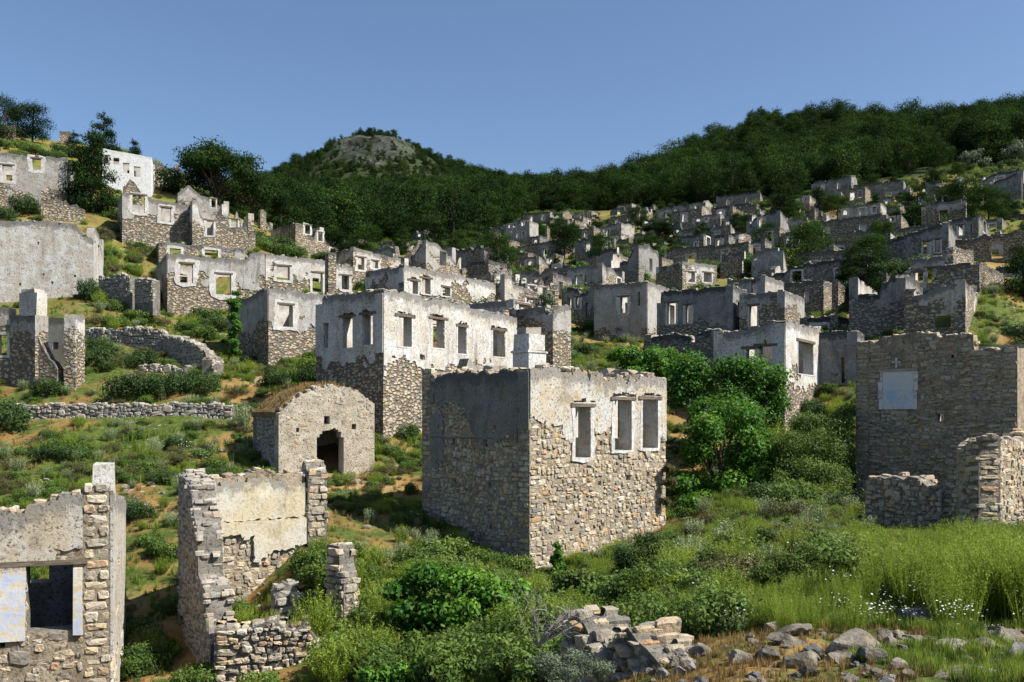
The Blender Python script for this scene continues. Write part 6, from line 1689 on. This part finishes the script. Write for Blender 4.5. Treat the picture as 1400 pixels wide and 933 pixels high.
def rock(px, py, wpx, hpx, label, dark=False, group='limestone rocks in the foreground', Y=None):
    p = at_pixel(px, py) if Y is None else P(px, py, Y)
    s = .86 * wpx / F * p.y
    h = .8 * hpx / F * p.y
    me = RS.choice(RKD if dark else RK)
    o = link('rock', me, None, (p.x, p.y, p.z + h * .22), RS.uniform(0, 6.28))
    o.scale = (s * 1.15, s * 1.0, h * 1.7)
    o.rotation_euler = (RS.uniform(-.25, .25), RS.uniform(-.25, .25), o.rotation_euler[2])
    tag(o, label, 'rock', group)
    return o
for a in [(1175, 900, 100, 58, 'large tan pitted boulder in the middle of the foreground rocks'), (1262, 855, 95, 40, 'big dark boulder under the tall lime grass', True), (1080, 868, 66, 20, 'flat pale slab behind the tan boulder'), (1075, 880, 70, 22, 'second flat slab just before the pale one'),
          (1143, 852, 34, 26, 'small black-sided rock above the tan boulder', True), (880, 908, 70, 44, 'rounded grey rock right of the tumbled dry wall'), (930, 908, 50, 34, 'grey rock second from the tumbled dry wall'), (955, 898, 40, 30, 'grey rock third from the tumbled dry wall'),
          (1095, 912, 60, 40, 'dark-faced rock left of the tan boulder'), (1050, 905, 56, 34, 'pale rock two left of the tan boulder'), (1300, 888, 70, 24, 'long grey slab right of the tan boulder'), (1365, 880, 80, 40, 'grey rock at the right edge of the foreground'), (1325, 930, 130, 26, 'broad flat slab at the bottom right'),
          (1010, 908, 44, 30, 'pale rock in the middle of the rubble line'), (1195, 905, 50, 34, 'grey rock leaning on the tan boulder'), (1395, 905, 70, 44, 'rock cut by the right picture edge', True)]:
    rock(*a[:5], dark=(len(a) > 5))
for i in range(150):
    px = RS.uniform(850, 1400); py = RS.uniform(862, 945)
    w_ = 9 + 30 * RS.random() ** 1.8
    dk = RS.random() < .25
    lb = '%s %s loose stone in the foreground rubble, %s' % (('tiny', 'small', 'fist-sized')[0 if w_ < 14 else 1 if w_ < 24 else 2], ('pale', 'dark')[dk],
         'by the tumbled dry wall' if px < 960 else 'left of the tan boulder' if px < 1110 else 'around the tan boulder' if px < 1240 else 'right of the tan boulder' if px < 1330 else 'near the right edge')
    rock(px, py, w_, w_ * RS.uniform(.5, .8), lb, group=lb, dark=dk)
for i in range(26):
    px = RS.uniform(400, 520) if i < 14 else RS.uniform(470, 700); py = RS.uniform(800, 920) if i < 14 else RS.uniform(640, 740)
    w_ = RS.uniform(8, 20)
    p = at_pixel(px, py)
    if blocked(p.x, p.y): continue
    rock(px, py, w_, w_ * .6, 'pale loose stone on the path between ruin and chapel', group='loose stones on the path')
for i in range(46):
    px = RS.uniform(305, 440); py = RS.uniform(795, 850)
    w_ = RS.uniform(7, 20); p = at_pixel(px, py)
    lb = '%s loose stone on the floor of the roofless ruin, %s half' % (('small', 'larger')[w_ > 13], ('left', 'right')[px > 372])
    rock(px, py, w_, w_ * .65, lb, group=lb)
for i in range(46):
    px = RS.uniform(10, 330); py = RS.uniform(600, 700)
    w_ = RS.uniform(6, 16); p = at_pixel(px, py)
    if blocked(p.x, p.y): continue
    rock(px, py, w_, w_ * .6, 'pale loose stone on the earth slope below the long terrace wall', group='loose stones on the earth slope')

# ------------------------------------------------------------------ masses nobody could count
def scatter(name, label, pts, scl, variants, seed, squash=None):
    """one object: a point cloud whose points carry copies of the variants"""
    rs = np.random.RandomState(seed)
    me = bpy.data.meshes.new(name)
    pts = np.asarray(pts, np.float32)
    me.vertices.add(len(pts)); me.vertices.foreach_set('co', pts.ravel())
    for nm, ty, val in (('scl', 'FLOAT', np.asarray(scl, np.float32)), ('rotz', 'FLOAT', rs.uniform(0, 6.283, len(pts)).astype(np.float32)), ('idx', 'INT', rs.randint(0, len(variants), len(pts)).astype(np.int32))):
        a = me.attributes.new(nm, ty, 'POINT'); a.data.foreach_set('value', val)
    o = link(name, me)
    tag(o, label, None, None, 'stuff')
    vc = bpy.data.collections.new(name + '_kinds')
    for i, m in enumerate(variants):
        vc.objects.link(bpy.data.objects.new('%s_kind_%02d' % (name, i), m))
    ng = bpy.data.node_groups.new(name, 'GeometryNodeTree')
    ng.interface.new_socket('Geometry', in_out='INPUT', socket_type='NodeSocketGeometry')
    ng.interface.new_socket('Geometry', in_out='OUTPUT', socket_type='NodeSocketGeometry')
    N = ng.nodes; L = ng.links
    gi = N.new('NodeGroupInput'); go = N.new('NodeGroupOutput')
    ci = N.new('GeometryNodeCollectionInfo'); ci.inputs[0].default_value = vc
    ci.inputs['Separate Children'].default_value = True; ci.inputs['Reset Children'].default_value = True
    ip = N.new('GeometryNodeInstanceOnPoints'); ip.inputs['Pick Instance'].default_value = True
    def na(nm, ty):
        n = N.new('GeometryNodeInputNamedAttribute'); n.data_type = ty; n.inputs[0].default_value = nm; return n.outputs[0]
    cx = N.new('ShaderNodeCombineXYZ')
    L.new(na('rotz', 'FLOAT'), cx.inputs[2])
    L.new(gi.outputs[0], ip.inputs['Points']); L.new(ci.outputs[0], ip.inputs['Instance'])
    L.new(na('idx', 'INT'), ip.inputs['Instance Index']); L.new(cx.outputs[0], ip.inputs['Rotation']); L.new(na('scl', 'FLOAT'), ip.inputs['Scale'])
    L.new(ip.outputs[0], go.inputs[0])
    md = o.modifiers.new('scatter', 'NODES'); md.node_group = ng
    return o

def join_tree(tm, cm):
    me = bpy.data.meshes.new('pine')
    import bmesh
    bm = bmesh.new(); bm.from_mesh(tm)
    n = len(bm.faces)
    bm.from_mesh(cm)
    bm.faces.ensure_lookup_table()
    for i, f in enumerate(bm.faces): f.material_index = 0 if i < n else 1
    bm.to_mesh(me); bm.free()
    me.materials.append(tm.materials[0]); me.materials.append(cm.materials[0])
    return me
FP = [join_tree(*pine_parts(800 + i, ('cone', 'round', 'cone', 'round', 'cone', 'round')[i], 2600, .025, M_L_PINE if i not in (1, 2, 3) else M_L_PINEL)) for i in range(6)]
rs = np.random.RandomState(5)
N_ = 30000
lo = 112.0
Yr = np.sqrt(rs.random(N_) * (980 ** 2 - lo ** 2) + lo ** 2)
ar = rs.uniform(-.62, .66, N_)
Xr = ar * Yr
pxr = CX + F * ar
dn = fbm(Xr * .02, Yr * .02, 44)
keep = Yr > forest_from(pxr) + (dn - .5) * 60
keep &= ~((pxr < 350) & (Yr < 330))
Zr = ground(Xr, Yr)
pyr = HZ - F * (Zr - EYE) / Yr
crag = (np.abs(pxr - 512) < 52) & (pyr > 189) & (pyr < 224) & (Yr > 480)
keep &= ~(crag & (rs.random(N_) < .25))
for (cx, cy, ux, uy, a, b) in FOOT:
    if cy > 120: keep &= ~((np.abs((Xr - cx) * ux + (Yr - cy) * uy) < a + 3) & (np.abs(-(Xr - cx) * uy + (Yr - cy) * ux) < b + 3))
top = (np.abs(pxr - 512) < 100) & (Yr > 500)
sc_ = (5.0 + 6.5 * rs.random(N_) ** 1.6) * np.where(crag, .52, np.where(top, .62, 1)) * np.where(Yr > 380, .7 + .75 * rs.random(N_) ** 2.5, 1)
scatter('pine_forest', 'dark green pine forest covering the hills behind the village', np.stack([Xr, Yr, Zr - .3], -1)[keep], sc_[keep], FP, 6)
print('forest', int(keep.sum()), round(time.time() - T0, 1))

# scrub on the far slopes
rs = np.random.RandomState(8)
N_ = 14000
Yr = np.sqrt(rs.random(N_) * (270 ** 2 - 40 ** 2) + 40 ** 2); ar = rs.uniform(-.6, .6, N_); Xr = ar * Yr; pxr = CX + F * ar
keep = (Yr < forest_from(pxr) + 10) & (fbm(Xr * .06, Yr * .06, 77) > .46) & ((pxr > 430) | ((Yr > 60) & (rs.random(N_) < .85)))
for (cx, cy, ux, uy, a, b) in FOOT:
    keep &= ~((np.abs((Xr - cx) * ux + (Yr - cy) * uy) < a + 1.3) & (np.abs(-(Xr - cx) * uy + (Yr - cy) * ux) < b + 1.3))
Zr = ground(Xr, Yr)
scatter('hillside_scrub', 'low mixed scrub between the ruined houses on the far slopes', np.stack([Xr, Yr, Zr - .1], -1)[keep], (.4 + 1.7 * rs.random(N_) ** 2.6)[keep] , SHR['mid'] + SHR['dark'][:2] + SHR['lime'][:1], 9)
# low undergrowth that knits the near slopes together
N_ = 16000
Yr = np.exp(rs.uniform(math.log(9), math.log(70), N_)); ar = rs.uniform(-.58, .58, N_); Xr = ar * Yr; pxr = CX + F * ar
keep = (fbm(Xr * .35, Yr * .35, 93) > np.where(pxr < 400, .50, .42)) & ~((Yr < 11.5) & (pxr > 780))
for (cx, cy, ux, uy, a, b) in FOOT:
    keep &= ~((np.abs((Xr - cx) * ux + (Yr - cy) * uy) < a + .2) & (np.abs(-(Xr - cx) * uy + (Yr - cy) * ux) < b + .2))
Zr = ground(Xr, Yr)
scatter('undergrowth', 'low tangled undergrowth knitting the near slopes together', np.stack([Xr, Yr, Zr - .04], -1)[keep], (.14 + .34 * rs.random(N_) ** 2)[keep] * np.clip(Yr[keep] / 28, .6, 1.3), SHR['mid'] + SHR['lime'][:2] + SHR['brown'] + SHR['sage'][:1], 29)
# weeds along the feet of the walls
WP = []; WS = []
for (cx, cy, ux, uy, a, b) in FOOT:
    if cy > 130: continue
    n = int((a + b) * 4 / 1.0)
    for i in range(n):
        e = RS.uniform(-1, 1); sd_ = RS.choice((-1, 1)); off = RS.uniform(.1, .7)
        if RS.random() < a / (a + b): q, r = e * a, sd_ * (b + off)
        else: q, r = sd_ * (a + off), e * b
        x, y = cx + ux * q - uy * r, cy + uy * q + ux * r
        if y < 9: continue
        WP.append((x, y)); WS.append(RS.uniform(.25, .75))
WP = np.array(WP); wz = ground(WP[:, 0], WP[:, 1])
scatter('wall_foot_weeds', 'weeds and low bushes growing along the feet of the walls', np.column_stack([WP, wz - .05]), WS, SHR['mid'] + SHR['lime'] + SHR['sage'][:1] + SHR['brown'][:1], 19)
# grass
TG = [tuft_mesh('grass', M_L_LIME, 200 + i) for i in range(3)] + [tuft_mesh('grass', M_L_MID, 210 + i) for i in range(2)]
TD = [tuft_mesh('dry_grass', M_DRYGRASS, 220 + i) for i in range(3)]
N_ = 60000
Yr = np.exp(rs.uniform(math.log(5), math.log(75), N_)); ar = rs.uniform(-.6, .6, N_); Xr = ar * Yr; pxr = CX + F * ar
g = fbm(Xr * .25, Yr * .25, 61)
keep = np.ones(N_, bool)
for (cx, cy, ux, uy, a, b) in FOOT:
    keep &= ~((np.abs((Xr - cx) * ux + (Yr - cy) * uy) < a) & (np.abs(-(Xr - cx) * uy + (Yr - cy) * ux) < b))
Zr = ground(Xr, Yr)
PT = np.stack([Xr, Yr, Zr - .02], -1)
size = rs.uniform(.12, .38, N_) * np.clip(Yr / 30, .45, 1.25)
kg = keep & (g > .46) & ((pxr > 330) | (rs.random(N_) < .5)); kd = keep & (g < .5) & (rs.random(N_) < .35)
scatter('green_grass', 'green grass growing on the slopes and in the hollow', PT[kg], size[kg], TG, 10)
scatter('dry_grass', 'straw-coloured dry grass on bare earth', PT[kd], size[kd] * .7, TD, 11)
# dry grass on the chapel vault
V = []
for i in range(300):
    u = random.uniform(0, CP.LR); y = random.uniform(.5, CP.WL)
    zz = float(np.interp(u, [p_[0] for p_ in arc], [p_[1] for p_ in arc])) + .07
    c, n = math.cos(CP.a), math.sin(CP.a)
    V.append((CP.x + c * u - n * y, CP.y + n * u + c * y, CP.z + zz))
scatter('roof_grass', 'straw-coloured grass growing on the chapel vault', V, np.random.RandomState(2).uniform(.10, .26, len(V)), TD, 12)
# tall lime herbs of the right bank
tall = []; tsz = []
for i in range(240):
    px = RS.uniform(1180, 1420); py = RS.uniform(765, 862) if px > 1280 else RS.uniform(770, 835)
    p = at_pixel(px, py); tall.append(tuple(p)); tsz.append(RS.uniform(.45, .85) * (1.05 if px > 1300 else .85))
for i in range(110):
    px = RS.uniform(900, 1180); py = RS.uniform(815, 868)
    p = at_pixel(px, py); tall.append(tuple(p)); tsz.append(RS.uniform(.2, .42))
scatter('tall_herbs', 'tall lime-green herbs thick on the right bank', tall, tsz, [plume_mesh('herb', M_L_LIME, 240 + i, 44, 34, .36, .020, .2) for i in range(4)], 13)
# white flowers
FL = []
for i in range(2):
    rsn = np.random.RandomState(300 + i)
    C = rsn.uniform(-.5, .5, (16, 3)); C[:, 2] = rsn.uniform(.5, 1.0, 16)
    V_, F_ = leaves(C, rsn.normal(size=(16, 3)) * .3 + [0, -.3, 1], .032, .8, rsn)
    FL.append(np_mesh('flowers', V_, F_, [M_FLOWER], {'rnd': np.full(len(V_), .5)}))
fp_ = []; fs = []
for (x0, y0, x1, y1, n) in ((1180, 830, 1400, 890, 16), (900, 800, 1180, 880, 8), (560, 700, 760, 800, 22), (420, 760, 640, 860, 10), (180, 600, 330, 680, 8), (960, 720, 1200, 800, 6)):
    for i in range(n):
        p = at_pixel(RS.uniform(x0, x1), RS.uniform(y0, y1))
        if not blocked(p.x, p.y): fp_.append(tuple(p)); fs.append(RS.uniform(.3, .55) * min(1.3, .5 + p.y / 40))
scatter('white_flowers', 'small white daisies dotted through the grass', fp_, fs, FL, 14)
print('done', round(time.time() - T0, 1))
